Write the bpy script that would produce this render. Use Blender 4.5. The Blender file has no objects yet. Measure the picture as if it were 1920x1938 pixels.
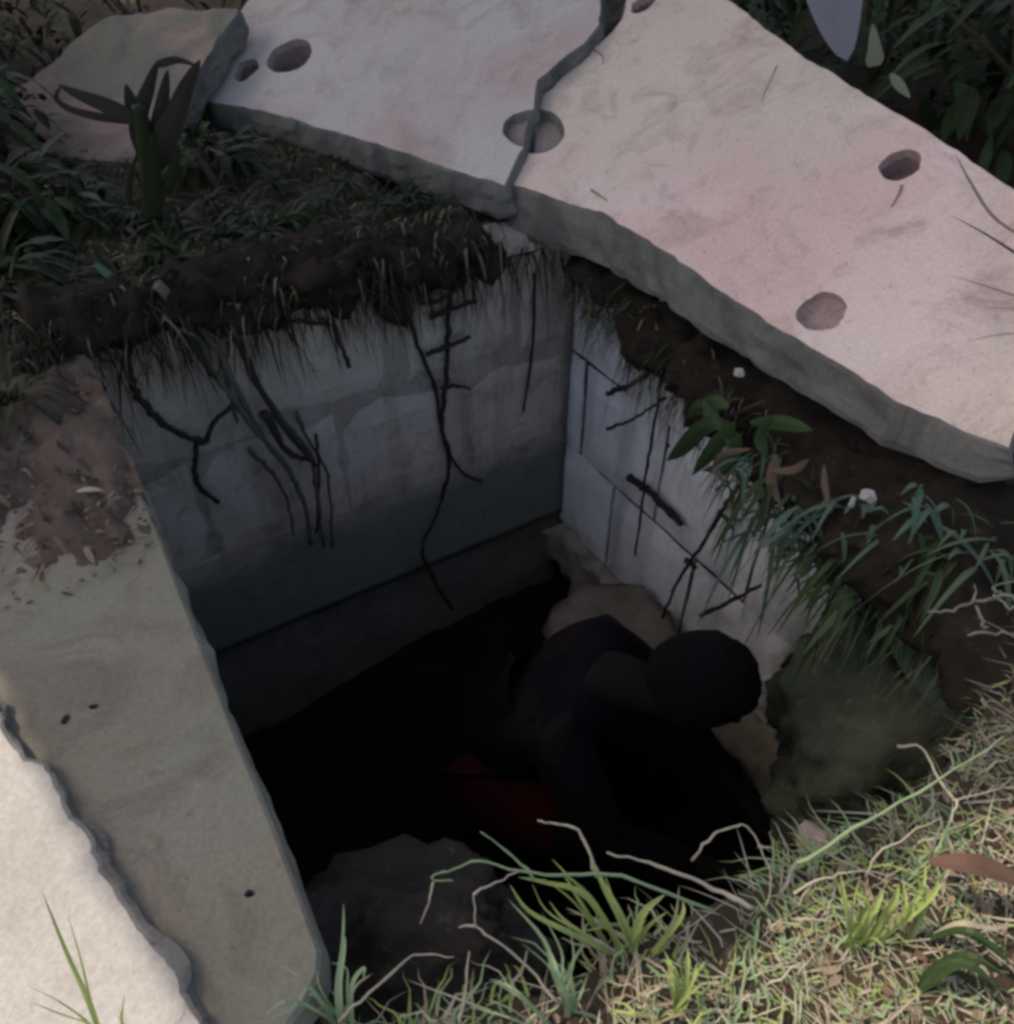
import bpy, bmesh, math, random
from mathutils import Vector, noise, geometry
random.seed(7)
R = math.radians
sc = bpy.context.scene

# ------------------------------------------------------------------ camera, sky, sun, exposure
CAM_H, PITCH, FPX = 0.9, R(41.8), 1500.0
cam_d = bpy.data.cameras.new('camera')
cam_d.sensor_fit = 'HORIZONTAL'; cam_d.sensor_width = 36.0
cam_d.lens = 36.0 * FPX / 1920.0
cam_d.clip_start = 0.02; cam_d.clip_end = 500
cam = bpy.data.objects.new('camera', cam_d); sc.collection.objects.link(cam)
cam.location = (0, 0, CAM_H); cam.rotation_euler = (R(90) - PITCH, 0, 0)
sc.camera = cam

SUN_EL, SUN_AZ = R(54), math.atan2(-0.93, 0.20)          # azimuth from +Y towards +X
TO_SUN = Vector((math.sin(SUN_AZ) * math.cos(SUN_EL), math.cos(SUN_AZ) * math.cos(SUN_EL), math.sin(SUN_EL)))
world = bpy.data.worlds.new('World'); sc.world = world; world.use_nodes = True
wn = world.node_tree.nodes; wl = world.node_tree.links
bg = wn['Background']; bg.inputs['Strength'].default_value = 0.15
sky = wn.new('ShaderNodeTexSky'); sky.sky_type = 'NISHITA'; sky.sun_disc = False
sky.sun_elevation = SUN_EL; sky.sun_rotation = SUN_AZ; sky.dust_density = 2.5
wl.new(sky.outputs['Color'], bg.inputs['Color'])
sun_d = bpy.data.lights.new('sun', 'SUN'); sun_d.energy = 2.4; sun_d.angle = R(0.5); sun_d.color = (1.0, 0.965, 0.93)
sun = bpy.data.objects.new('sun', sun_d); sc.collection.objects.link(sun)
sun.rotation_euler = (-TO_SUN).to_track_quat('-Z', 'Y').to_euler()
sc.view_settings.view_transform = 'Standard'; sc.view_settings.look = 'None'
sc.view_settings.gamma = 1; sc.view_settings.use_curve_mapping = False
sc.view_settings.exposure = 1.06
sc.view_settings.use_white_balance = True; sc.view_settings.white_balance_temperature = 8200; sc.view_settings.white_balance_tint = 10
sc.render.engine = 'CYCLES'
sc.cycles.use_denoising = True
sc.cycles.max_bounces = 4; sc.cycles.diffuse_bounces = 2; sc.cycles.glossy_bounces = 1; sc.cycles.transmission_bounces = 2
sc.cycles.filter_width = 3.4

# ------------------------------------------------------------------ layout helpers
V3 = Vector
CO = V3((0, 0, CAM_H))
def ray(px, py):
    a = (px - 960) / FPX; b = (py - 969) / FPX
    c, s = math.cos(PITCH), math.sin(PITCH)
    return V3((a, c - b * s, -s - b * c))
def on_plane(px, py, p0, n):
    d = ray(px, py); return CO + d * ((p0 - CO).dot(n) / d.dot(n))
def on_z(px, py, z=0.0): return on_plane(px, py, V3((0, 0, z)), V3((0, 0, 1)))
# pit axes: UD along the long side (away, to the left), VD across (away, to the right)
UD = V3((-0.515, 0.857, 0)).normalized(); VD = V3((0.857, 0.515, 0)).normalized()
U_BACK, V_RIGHT, V_LEFT = 1.80, 1.33, -0.01
def uvz(u, v, z=0.0): return UD * u + VD * v + V3((0, 0, z))
def on_back(px, py, off=0.0): return on_plane(px, py, UD * (U_BACK - off), UD)
def on_right(px, py, off=0.0): return on_plane(px, py, VD * (V_RIGHT - off), VD)
def fbm(p, s, o=4): return noise.fractal(V3(p) * s, 1.0, 2.0, o)

# ------------------------------------------------------------------ object helpers
col = sc.collection
def mesh_obj(name, verts, faces, mats, parent=None, smooth=False, midx=None):
    me = bpy.data.meshes.new(name); me.from_pydata([tuple(v) for v in verts], [], faces)
    for m in (mats if isinstance(mats, (list, tuple)) else [mats]): me.materials.append(m)
    if smooth: me.polygons.foreach_set('use_smooth', [True] * len(me.polygons))
    if midx: me.polygons.foreach_set('material_index', midx)
    me.update()
    o = bpy.data.objects.new(name, me); col.objects.link(o)
    if parent: o.parent = parent
    return o
def tag(o, label, cat, group=None, kind=None):
    if label: o['label'] = label
    if cat: o['category'] = cat; o['kind'] = 'thing'
    if group: o['group'] = group
    if kind: o['kind'] = kind
    return o
def structure(o): o['kind'] = 'structure'; return o
def empty(name, loc=(0, 0, 0)):
    o = bpy.data.objects.new(name, None); o.location = loc; o.empty_display_size = 0.05; col.objects.link(o); return o
def adopt(child, parent):
    """parent a mesh built in world coordinates under an Empty that stands elsewhere"""
    child.parent = parent; child.matrix_parent_inverse = parent.matrix_basis.inverted(); return child

class MB:
    """collects geometry for one mesh"""
    def __init__(s): s.v = []; s.f = []; s.m = []
    def add(s, verts, faces, mi=0):
        b = len(s.v); s.v += [V3(v) for v in verts]; s.f += [[i + b for i in f] for f in faces]; s.m += [mi] * len(faces)
    def tube(s, pts, r0, r1, n=6, mi=0, rough=0.0):
        pts = [V3(p) for p in pts]; rings = []; ref = V3((0.3, 0.2, 1)).normalized()
        for i, p in enumerate(pts):
            t = (pts[min(i + 1, len(pts) - 1)] - pts[max(i - 1, 0)])
            t = t.normalized() if t.length > 1e-9 else V3((0, 0, 1))
            a = t.cross(ref); a = a.normalized() if a.length > 1e-4 else t.orthogonal().normalized(); b = t.cross(a)
            r = r0 + (r1 - r0) * i / max(1, len(pts) - 1)
            rings.append([p + (a * math.cos(k * 2 * math.pi / n) + b * math.sin(k * 2 * math.pi / n)) * r * (1 + rough * random.uniform(-1, 1)) for k in range(n)])
        vs = [v for rg in rings for v in rg]; fs = []
        for i in range(len(rings) - 1):
            for k in range(n): fs.append([i * n + k, i * n + (k + 1) % n, (i + 1) * n + (k + 1) % n, (i + 1) * n + k])
        fs.append(list(range(n))[::-1]); fs.append([(len(rings) - 1) * n + k for k in range(n)])
        s.add(vs, fs, mi)
    def blade(s, pts, w, side=None, mi=0, shape='grass', fold=0.15, face=None):
        """leaf or grass blade along pts: folded strip, tapered"""
        pts = [V3(p) for p in pts]; n = len(pts); vs = []; fs = []
        for i, p in enumerate(pts):
            t = (pts[min(i + 1, n - 1)] - pts[max(i - 1, 0)]).normalized()
            sd = side if side else (t.cross(p - face) if face else t.cross(V3((0, 0, 1))))
            sd = (sd - t * sd.dot(t)); sd = sd.normalized() if sd.length > 1e-4 else t.orthogonal().normalized()
            up = sd.cross(t)
            q = i / (n - 1)
            k = (1 - q) ** 0.6 * (0.55 + 0.45 * min(1, q * 5)) if shape == 'grass' else max(0.03, math.sin(math.pi * min(1, 0.06 + 0.94 * q)) ** 0.8)
            h = w * 0.5 * k
            vs += [p - sd * h + up * h * fold, p, p + sd * h + up * h * fold]
        for i in range(n - 1):
            a = i * 3; fs += [[a, a + 1, a + 4, a + 3], [a + 1, a + 2, a + 5, a + 4]]
        s.add(vs, fs, mi)
    def build(s, name, mats, parent=None, smooth=False):
        return mesh_obj(name, s.v, s.f, mats, parent, smooth, s.m if any(s.m) else None)

def spline(pts, n=6):
    """Catmull-Rom through pts"""
    pts = [V3(p) for p in pts]; P = [pts[0] * 2 - pts[1]] + pts + [pts[-1] * 2 - pts[-2]]; out = []
    for i in range(1, len(P) - 2):
        for k in range(n):
            t = k / n; a, b, c, d = P[i - 1], P[i], P[i + 1], P[i + 2]
            out.append(0.5 * ((2 * b) + (c - a) * t + (2 * a - 5 * b + 4 * c - d) * t * t + (3 * b - a - 3 * c + d) * t ** 3))
    return out + [pts[-1]]

# ------------------------------------------------------------------ materials
def new_mat(name):
    m = bpy.data.materials.new(name); m.use_nodes = True
    nt = m.node_tree; return m, nt, nt.nodes['Principled BSDF']
def nd(nt, t, **kw):
    n = nt.nodes.new(t)
    for k, v in kw.items(): setattr(n, k, v)
    return n
def pos(nt):
    return nd(nt, 'ShaderNodeNewGeometry').outputs['Position']
def nz(nt, scale, detail=6, rough=0.6, dist=0.0, vec=None):
    n = nd(nt, 'ShaderNodeTexNoise'); n.inputs['Scale'].default_value = scale; n.inputs['Detail'].default_value = detail
    n.inputs['Roughness'].default_value = rough; n.inputs['Distortion'].default_value = dist
    nt.links.new(vec if vec else pos(nt), n.inputs['Vector']); return n.outputs['Fac']
def ramp(nt, fac, stops):
    r = nd(nt, 'ShaderNodeValToRGB'); e = r.color_ramp.elements
    while len(e) < len(stops): e.new(0.5)
    for el, (p, c) in zip(e, stops):
        el.position = p; el.color = (c if isinstance(c, tuple) else (c, c, c)) + ((1,) if not (isinstance(c, tuple) and len(c) == 4) else ())
    nt.links.new(fac, r.inputs['Fac']); return r.outputs['Color']
def mix(nt, fac, a, b, mode='MIX'):
    m = nd(nt, 'ShaderNodeMix', data_type='RGBA', blend_type=mode)
    for sock, val in ((0, fac), (6, a), (7, b)):
        if isinstance(val, (int, float)): m.inputs[sock].default_value = val
        elif isinstance(val, tuple): m.inputs[sock].default_value = val + (1,)
        else: nt.links.new(val, m.inputs[sock])
    return m.outputs[2]
def bump(nt, bsdf, h, strength, dist=0.01):
    b = nd(nt, 'ShaderNodeBump'); b.inputs['Strength'].default_value = strength; b.inputs['Distance'].default_value = dist
    nt.links.new(h, b.inputs['Height']); nt.links.new(b.outputs['Normal'], bsdf.inputs['Normal'])
def sepz(nt):
    s = nd(nt, 'ShaderNodeSeparateXYZ'); nt.links.new(pos(nt), s.inputs[0]); return s.outputs
def maprange(nt, v, a, b, c=0.0, d=1.0):
    m = nd(nt, 'ShaderNodeMapRange'); m.clamp = True
    nt.links.new(v, m.inputs[0])
    for i, x in enumerate((a, b, c, d)): m.inputs[i + 1].default_value = x
    return m.outputs[0]
def math_n(nt, op, a, b):
    m = nd(nt, 'ShaderNodeMath', operation=op)
    for i, x in enumerate((a, b)):
        if isinstance(x, (int, float)): m.inputs[i].default_value = x
        else: nt.links.new(x, m.inputs[i])
    return m.outputs[0]

def concrete(name, base, stain, dark, stain_scale=2.2, stain_lo=0.45, stain_hi=0.62, pits=0.55, grime=0.5, seed=0.0, warm=None):
    m, nt, b = new_mat(name)
    mp = nd(nt, 'ShaderNodeMapping'); mp.inputs['Location'].default_value = (seed, seed * 1.7, seed * 0.6)
    nt.links.new(pos(nt), mp.inputs['Vector']); P = mp.outputs['Vector']
    c = mix(nt, ramp(nt, nz(nt, stain_scale, 4, 0.55, 0.6, P), [(stain_lo, 0.0), (stain_hi, 1.0)]), base, stain)
    if warm: c = mix(nt, ramp(nt, nz(nt, 1.3, 3, 0.5, 0.3, P), [(0.42, 0.0), (0.66, 1.0)]), c, warm)
    g = ramp(nt, nz(nt, 7.0, 8, 0.7, 0.8, P), [(0.50, 0.0), (0.72, 1.0)])
    c = mix(nt, math_n(nt, 'MULTIPLY', g, grime), c, dark)
    sp = ramp(nt, nz(nt, 55, 4, 0.7, 0, P), [(0.62, 0.0), (0.72, 1.0)])
    c = mix(nt, math_n(nt, 'MULTIPLY', sp, pits), c, dark)
    fine = nz(nt, 160, 5, 0.75, 0, P)
    c = mix(nt, 0.22, c, ramp(nt, fine, [(0.3, 0.12), (0.7, 0.9)]), 'OVERLAY')
    nt.links.new(c, b.inputs['Base Color']); b.inputs['Roughness'].default_value = 0.92
    b.inputs['Specular IOR Level'].default_value = 0.25
    h = math_n(nt, 'ADD', math_n(nt, 'MULTIPLY', nz(nt, 30, 8, 0.7, 0, P), 0.8), math_n(nt, 'MULTIPLY', fine, 0.35))
    bump(nt, b, h, 0.55, 0.006)
    return m

M = {}
M['slab_right'] = concrete('pink_stained_concrete', (0.62, 0.475, 0.455), (0.59, 0.395, 0.375), (0.29, 0.20, 0.18), 2.6, 0.40, 0.62, 0.7, 0.7, 3.1, (0.55, 0.48, 0.42))
M['slab_left'] = concrete('lilac_grey_concrete', (0.45, 0.41, 0.405), (0.42, 0.32, 0.31), (0.19, 0.155, 0.15), 2.0, 0.45, 0.66, 0.5, 0.5, 8.4)
M['fracture'] = concrete('broken_concrete_side', (0.135, 0.13, 0.125), (0.09, 0.088, 0.088), (0.04, 0.038, 0.036), 6, 0.45, 0.6, 0.8, 0.7, 1.2)
M['plug'] = concrete('dull_plug', (0.24, 0.19, 0.19), (0.20, 0.165, 0.165), (0.10, 0.08, 0.08), 9, 0.45, 0.6, 0.5, 0.4, 2.2)
M['shallow'] = concrete('shallow_recess', (0.34, 0.235, 0.235), (0.29, 0.20, 0.20), (0.17, 0.11, 0.11), 9, 0.45, 0.6, 0.5, 0.4, 2.2)
M['hairline'] = concrete('hairline_dirt', (0.26, 0.18, 0.175), (0.20, 0.14, 0.135), (0.12, 0.08, 0.08), 9, 0.45, 0.6, 0.5, 0.4, 2.2)
M['hole'] = concrete('hole_depth_shade', (0.17, 0.12, 0.13), (0.13, 0.10, 0.11), (0.05, 0.04, 0.04), 9, 0.45, 0.6, 0.6, 0.4, 4.2)  # darker concrete tone standing in for the shade inside the holes
M['strip'] = concrete('grey_rim_concrete', (0.185, 0.171, 0.148), (0.195, 0.152, 0.134), (0.09, 0.08, 0.066), 2.4, 0.44, 0.64, 0.7, 0.75, 5.5, (0.13, 0.135, 0.105))
M['pale'] = concrete('pale_concrete', (0.30, 0.288, 0.282), (0.25, 0.236, 0.23), (0.175, 0.16, 0.152), 3.5, 0.45, 0.62, 0.35, 0.35, 6.7)
M['far_slab'] = concrete('dull_pink_concrete', (0.17, 0.16, 0.135), (0.29, 0.20, 0.18), (0.085, 0.072, 0.062), 2.6, 0.46, 0.60, 0.5, 0.5, 11.3)

def wall_mat(name, base, stain, damp, low_z, moss=None, grime=.75):
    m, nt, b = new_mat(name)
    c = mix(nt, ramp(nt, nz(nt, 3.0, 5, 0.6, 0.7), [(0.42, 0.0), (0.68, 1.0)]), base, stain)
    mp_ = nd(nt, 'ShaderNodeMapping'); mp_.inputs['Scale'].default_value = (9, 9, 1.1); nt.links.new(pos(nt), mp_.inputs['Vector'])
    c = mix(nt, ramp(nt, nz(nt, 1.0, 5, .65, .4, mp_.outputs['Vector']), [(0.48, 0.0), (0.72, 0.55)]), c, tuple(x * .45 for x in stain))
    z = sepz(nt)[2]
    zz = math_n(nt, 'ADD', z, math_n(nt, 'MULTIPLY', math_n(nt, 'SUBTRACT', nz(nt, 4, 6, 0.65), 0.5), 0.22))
    c = mix(nt, maprange(nt, zz, low_z + 0.035, low_z - 0.035), c, damp)  # second tone takes over towards the bottom of the wall
    if moss:
        col_, s0, s1 = moss
        d = nd(nt, 'ShaderNodeVectorMath', operation='DOT_PRODUCT'); nt.links.new(pos(nt), d.inputs[0]); d.inputs[1].default_value = tuple(-UD)
        k = math_n(nt, 'ADD', d.outputs['Value'], math_n(nt, 'MULTIPLY', math_n(nt, 'SUBTRACT', nz(nt, 5, 6, 0.65), 0.5), 0.7))
        c = mix(nt, maprange(nt, k, s0, s1, 0.0, 0.93), c, col_)
    c = mix(nt, ramp(nt, nz(nt, 16, 8, 0.75, 0.5), [(0.52, 0.0), (0.75, grime)]), c, tuple(x * 0.35 for x in damp))
    c = mix(nt, 0.2, c, ramp(nt, nz(nt, 140, 4, 0.7), [(0.3, 0.15), (0.7, 0.85)]), 'OVERLAY')
    nt.links.new(c, b.inputs['Base Color']); b.inputs['Roughness'].default_value = 0.9; b.inputs['Specular IOR Level'].default_value = 0.2
    bump(nt, b, nz(nt, 35, 8, 0.7), 0.5, 0.008)
    return m
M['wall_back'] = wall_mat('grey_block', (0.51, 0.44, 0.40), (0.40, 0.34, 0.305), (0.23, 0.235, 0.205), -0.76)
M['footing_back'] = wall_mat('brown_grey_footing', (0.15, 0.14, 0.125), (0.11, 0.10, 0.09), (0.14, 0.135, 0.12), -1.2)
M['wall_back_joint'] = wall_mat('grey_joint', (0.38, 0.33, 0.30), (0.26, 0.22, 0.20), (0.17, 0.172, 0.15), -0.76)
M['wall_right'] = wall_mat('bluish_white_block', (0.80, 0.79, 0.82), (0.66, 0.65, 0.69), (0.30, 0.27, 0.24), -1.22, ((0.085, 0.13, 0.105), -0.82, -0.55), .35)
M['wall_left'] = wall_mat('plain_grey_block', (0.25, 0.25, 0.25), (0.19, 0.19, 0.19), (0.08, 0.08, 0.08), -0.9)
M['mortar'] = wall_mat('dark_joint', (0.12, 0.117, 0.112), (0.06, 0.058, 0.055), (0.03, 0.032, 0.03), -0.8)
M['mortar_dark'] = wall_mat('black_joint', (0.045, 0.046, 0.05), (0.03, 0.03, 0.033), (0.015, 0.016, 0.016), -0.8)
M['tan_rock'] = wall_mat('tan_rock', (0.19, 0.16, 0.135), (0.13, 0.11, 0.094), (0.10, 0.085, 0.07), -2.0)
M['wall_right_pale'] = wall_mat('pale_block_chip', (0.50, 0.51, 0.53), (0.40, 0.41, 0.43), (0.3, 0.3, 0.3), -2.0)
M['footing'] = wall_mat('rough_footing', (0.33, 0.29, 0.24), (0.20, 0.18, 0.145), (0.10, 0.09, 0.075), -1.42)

def soil(name, a, b_, c_, bs=0.9):
    m, nt, b = new_mat(name)
    c = mix(nt, ramp(nt, nz(nt, 5, 7, 0.65, 0.5), [(0.35, 0.0), (0.65, 1.0)]), a, b_)
    c = mix(nt, ramp(nt, nz(nt, 45, 5, 0.7), [(0.58, 0.0), (0.72, 1.0)]), c, c_)
    nt.links.new(c, b.inputs['Base Color']); b.inputs['Roughness'].default_value = 1.0; b.inputs['Specular IOR Level'].default_value = 0.1
    bump(nt, b, nz(nt, 40, 9, 0.75), bs, 0.02)
    return m
M['soil'] = soil('brown_soil', (0.045, 0.035, 0.026), (0.08, 0.06, 0.046), (0.14, 0.11, 0.088))
M['dark_soil'] = soil('dark_root_soil', (0.014, 0.012, 0.010), (0.030, 0.024, 0.019), (0.055, 0.047, 0.04))
M['root_soil'] = soil('brown_rooty_soil', (0.016, 0.0125, 0.010), (0.036, 0.028, 0.022), (0.07, 0.057, 0.046))
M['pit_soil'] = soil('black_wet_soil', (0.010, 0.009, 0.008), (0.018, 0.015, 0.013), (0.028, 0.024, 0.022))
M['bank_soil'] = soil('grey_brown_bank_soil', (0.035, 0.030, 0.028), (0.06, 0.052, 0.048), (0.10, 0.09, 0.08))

def leaf(name, a, b_, trans=0.35, rough=0.5, scale=9):
    m, nt, b = new_mat(name)
    c = mix(nt, nz(nt, scale, 4, 0.6), a, b_)
    oi = nd(nt, 'ShaderNodeObjectInfo')
    nt.links.new(c, b.inputs['Base Color']); b.inputs['Roughness'].default_value = rough; b.inputs['Specular IOR Level'].default_value = 0.15
    out = nt.nodes['Material Output']
    if trans <= 0: return m
    t = nd(nt, 'ShaderNodeBsdfTranslucent'); nt.links.new(c, t.inputs['Color'])
    ms = nd(nt, 'ShaderNodeMixShader'); ms.inputs[0].default_value = trans
    nt.links.new(b.outputs[0], ms.inputs[1]); nt.links.new(t.outputs[0], ms.inputs[2]); nt.links.new(ms.outputs[0], out.inputs['Surface'])
    return m
M['grass'] = leaf('fresh_grass', (0.22, 0.30, 0.09), (0.33, 0.39, 0.16), 0.4)
M['grass_blue'] = leaf('bluish_grass', (0.19, 0.29, 0.16), (0.30, 0.39, 0.25), 0.4)
M['straw'] = leaf('dry_straw', (0.42, 0.38, 0.31), (0.27, 0.235, 0.185), 0.25, 0.7)
M['litter'] = leaf('dead_leaf_litter', (0.15, 0.11, 0.075), (0.25, 0.20, 0.15), 0.2, 0.8)
M['brown_litter'] = leaf('brown_leaf_litter', (0.09, 0.06, 0.045), (0.14, 0.095, 0.075), 0.2, 0.9)
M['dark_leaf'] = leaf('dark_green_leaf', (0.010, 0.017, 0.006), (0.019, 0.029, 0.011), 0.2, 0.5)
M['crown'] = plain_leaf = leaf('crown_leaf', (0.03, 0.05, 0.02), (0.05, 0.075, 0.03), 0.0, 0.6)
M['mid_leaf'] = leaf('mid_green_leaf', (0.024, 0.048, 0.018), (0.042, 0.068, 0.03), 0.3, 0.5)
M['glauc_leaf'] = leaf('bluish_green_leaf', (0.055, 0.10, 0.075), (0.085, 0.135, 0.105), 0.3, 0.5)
M['wall_leaf'] = leaf('dull_wall_leaf', (0.05, 0.085, 0.05), (0.10, 0.13, 0.09), 0.3, 0.6)
M['sheen_leaf'] = leaf('sky_sheen_leaf', (0.20, 0.20, 0.25), (0.13, 0.13, 0.17), 0.2, 0.5, 14)  # bluish sky reflection put into the leaf colour
M['pale_green'] = leaf('pale_green_leaf', (0.16, 0.19, 0.14), (0.11, 0.14, 0.10), 0.2, 0.5)
M['root'] = leaf('dark_root_bark', (0.020, 0.018, 0.016), (0.035, 0.030, 0.026), 0.0, 0.9, 30)
M['root_pale'] = leaf('grey_root_bark', (0.10, 0.095, 0.075), (0.06, 0.055, 0.045), 0.0, 0.9, 30)
M['twig'] = leaf('pale_twig', (0.20, 0.19, 0.165), (0.13, 0.12, 0.10), 0.0, 0.8, 20)
M['mound'] = soil('brown_rubble_soil', (0.045, 0.038, 0.034), (0.085, 0.074, 0.067), (0.13, 0.117, 0.105), 1.0)
M['moss'] = soil('mossy_stone', (0.055, 0.072, 0.052), (0.11, 0.12, 0.095), (0.15, 0.155, 0.13), .9)
M['bark'] = leaf('tree_bark', (0.09, 0.075, 0.055), (0.05, 0.042, 0.03), 0.0, 0.9, 12)

# ------------------------------------------------------------------ slabs (real thickness, chipped edges, recessed holes)
def frame_on(a, b, tilt):
    e = (b - a).normalized(); back = V3((0, 0, 1)).cross(e).normalized()
    if back.y < 0: back = -back
    w = back * math.cos(tilt) + V3((0, 0, 1)) * math.sin(tilt); n = e.cross(w)
    if n.z < 0: n = -n
    return a.copy(), e, w, n
def flat_frame(z): return V3((0, 0, z)), V3((1, 0, 0)), V3((0, 1, 0)), V3((0, 0, 1))
def to2(fr, p): return ((p - fr[0]).dot(fr[1]), (p - fr[0]).dot(fr[2]))
def inside(p, poly):
    r = False; j = len(poly) - 1
    for i in range(len(poly)):
        xi, yi = poly[i]; xj, yj = poly[j]
        if (yi > p[1]) != (yj > p[1]) and p[0] < (xj - xi) * (p[1] - yi) / (yj - yi) + xi: r = not r
        j = i
    return r
def resample(poly, step, jit, closed=True):
    out = []; n = len(poly)
    for i in range(n if closed else n - 1):
        a = V3((poly[i][0], poly[i][1], 0)); b = V3((poly[(i + 1) % n][0], poly[(i + 1) % n][1], 0)); L = (b - a).length
        k = max(1, int(L / step)); nn = V3((-(b - a).y, (b - a).x, 0)).normalized() if L > 1e-6 else V3()
        for q in range(k):
            p = a.lerp(b, q / k)
            p += nn * (fbm((p.x * 1.0, p.y, 3.3), 9, 3) * jit + noise.noise(p * 60) * jit * 0.5)
            out.append((p.x, p.y))
    return out
def make_slab(name, fr, outline, thick, mats, holes=(), jit=0.006, step=0.022, relief=0.003, parent=None, grid=0.045, flare=0.0, taper=0.0):
    """outline: 2D points in the slab frame; holes: (centre, radius, depth, squash)"""
    O, e, w, n = fr
    pts = resample(outline, step, jit)
    if sum(pts[i][0] * pts[(i + 1) % len(pts)][1] - pts[(i + 1) % len(pts)][0] * pts[i][1] for i in range(len(pts))) < 0: pts.reverse()
    rings = []
    for (cx, cy), r, depth, sq in holes:
        k = 36; ph = random.random() * 6
        rings.append(([(cx + math.cos(2 * math.pi * i / k) * r * (1 + 0.07 * math.sin(3 * 2 * math.pi * i / k + ph) + .05 * math.sin(5 * 2 * math.pi * i / k + ph * 2) + random.uniform(-.035, .035)),
                        cy + math.sin(2 * math.pi * i / k) * r * sq * (1 + .05 * math.sin(2 * 2 * math.pi * i / k + ph) + random.uniform(-.015, .015))) for i in range(k)], depth))
    xs = [p[0] for p in pts]; ys = [p[1] for p in pts]
    P = list(pts); E = [(i, (i + 1) % len(pts)) for i in range(len(pts))]
    for rg, _ in rings:
        b = len(P); P += rg; E += [(b + i, b + (i + 1) % len(rg)) for i in range(len(rg))]
    y = min(ys)
    while y < max(ys):
        x = min(xs)
        while x < max(xs):
            q = (x + random.uniform(-.3, .3) * grid, y + random.uniform(-.3, .3) * grid)
            if inside(q, pts) and all((q[0] - sum(a for a, _ in rg) / len(rg)) ** 2 + (q[1] - sum(c for _, c in rg) / len(rg)) ** 2 > 0.004 for rg, _ in rings): P.append(q)
            x += grid
        y += grid
    vo, eo, fo, ov, _, _ = geometry.delaunay_2d_cdt([V3((p[0], p[1])).to_2d() for p in P], E, [], 0, 1e-6)
    vo = [(v.x, v.y) for v in vo]
    wp = lambda x, y, z: O + e * x + w * y + n * z
    verts = []; faces = []; mi = []
    def topz(x, y): 
        return relief * fbm((x, y, 1.7), 6, 3)
    verts += [wp(x, y, topz(x, y)) for x, y in vo]
    for f in fo:
        c = (sum(vo[i][0] for i in f) / 3, sum(vo[i][1] for i in f) / 3)
        if not inside(c, pts) or any(inside(c, rg) for rg, _ in rings): continue
        a, b_, c_ = (vo[i] for i in f)
        if (b_[0] - a[0]) * (c_[1] - a[1]) - (b_[1] - a[1]) * (c_[0] - a[0]) < 0: f = f[::-1]
        faces.append(list(f)); mi.append(0)
    # sides: rounded chipped arris, then rough rows
    N = len(pts); cols = []
    rows = [(0.0, 0.0), (0.005, 0.07), (0.008, 0.3), (0.006, 0.55), (0.007, 0.8), (-0.002, 1.0)]
    base = len(verts)
    for ri, (off, t) in enumerate(rows):
        for i in range(N):
            a = pts[i - 1]; c = pts[(i + 1) % N]; tx, ty = c[0] - a[0], c[1] - a[1]; L = math.hypot(tx, ty) or 1
            ox, oy = ty / L, -tx / L
            o = off + (0.010 * fbm((pts[i][0] + ri * .7, pts[i][1], t * 3), 14, 3) if ri > 1 else 0)
            if flare: o += flare * t * max(0.0, min(1.0, (-oy - .25) * 2.5)) * (1 if ri else 0)
            tp = 1 - taper * max(0.0, min(1.0, pts[i][0] / 1.4))
            if flare: o *= tp
            z = -t * thick * tp + (0.012 * fbm((pts[i][0], pts[i][1], 9), 11, 3) if ri == len(rows) - 1 else 0)
            verts.append(wp(pts[i][0] + ox * o, pts[i][1] + oy * o, z + (topz(*pts[i]) if ri == 0 else 0)))
    for ri in range(len(rows) - 1):
        for i in range(N):
            a = base + ri * N + i; b_ = base + ri * N + (i + 1) % N
            faces.append([a, a + N, b_ + N, b_]); mi.append(1)
    lb = base + (len(rows) - 1) * N
    tris = geometry.tessellate_polygon([[V3((p[0], p[1], 0)) for p in pts]])
    for t in tris:
        t = list(t); a, b_, c_ = (pts[i] for i in t)
        if (b_[0] - a[0]) * (c_[1] - a[1]) - (b_[1] - a[1]) * (c_[0] - a[0]) > 0: t = t[::-1]
        faces.append([lb + i for i in t]); mi.append(1)
    for rg, depth in rings:
        k = len(rg); b0 = len(verts); hm = 3 if depth < .03 and len(mats) > 3 else 2
        cx = sum(p[0] for p in rg) / k; cy = sum(p[1] for p in rg) / k
        verts += [wp(x, y, topz(x, y)) for x, y in rg]
        verts += [wp(cx + (x - cx) * .93, cy + (y - cy) * .93, -min(depth * .6, .022) * random.uniform(.7, 1.2)) for x, y in rg]
        verts += [wp(cx + (x - cx) * .75, cy + (y - cy) * .75, -depth + 0.004 * random.uniform(-1, 1)) for x, y in rg]
        verts.append(wp(cx, cy, -depth * 1.03))
        for r2 in range(2):
            for i in range(k):
                a = b0 + r2 * k + i; b_ = b0 + r2 * k + (i + 1) % k
                faces.append([a, b_, b_ + k, a + k]); mi.append(hm if r2 else (3 if len(mats) > 3 else hm))
        for i in range(k): faces.append([b0 + 2 * k + i, b0 + 2 * k + (i + 1) % k, b0 + 3 * k]); mi.append(hm)
    return mesh_obj(name, verts, faces, mats, parent, False, mi)

# planes of the two halves of the broken cover slab
FR_R = frame_on(on_z(970, 350, .13), on_z(1907, 850, .13), R(32))
FR_L = frame_on(on_z(955, 350, .14), on_z(385, 190, .14), R(31))
def on_fr(fr, px, py): return to2(fr, on_plane(px, py, fr[0], fr[3]))
def hole_px(fr, px, py, rpx, depth, sq=1.0):
    c = on_fr(fr, px, py); d = on_fr(fr, px + rpx, py); return (c, math.hypot(d[0] - c[0], d[1] - c[1]), depth, sq)

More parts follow.
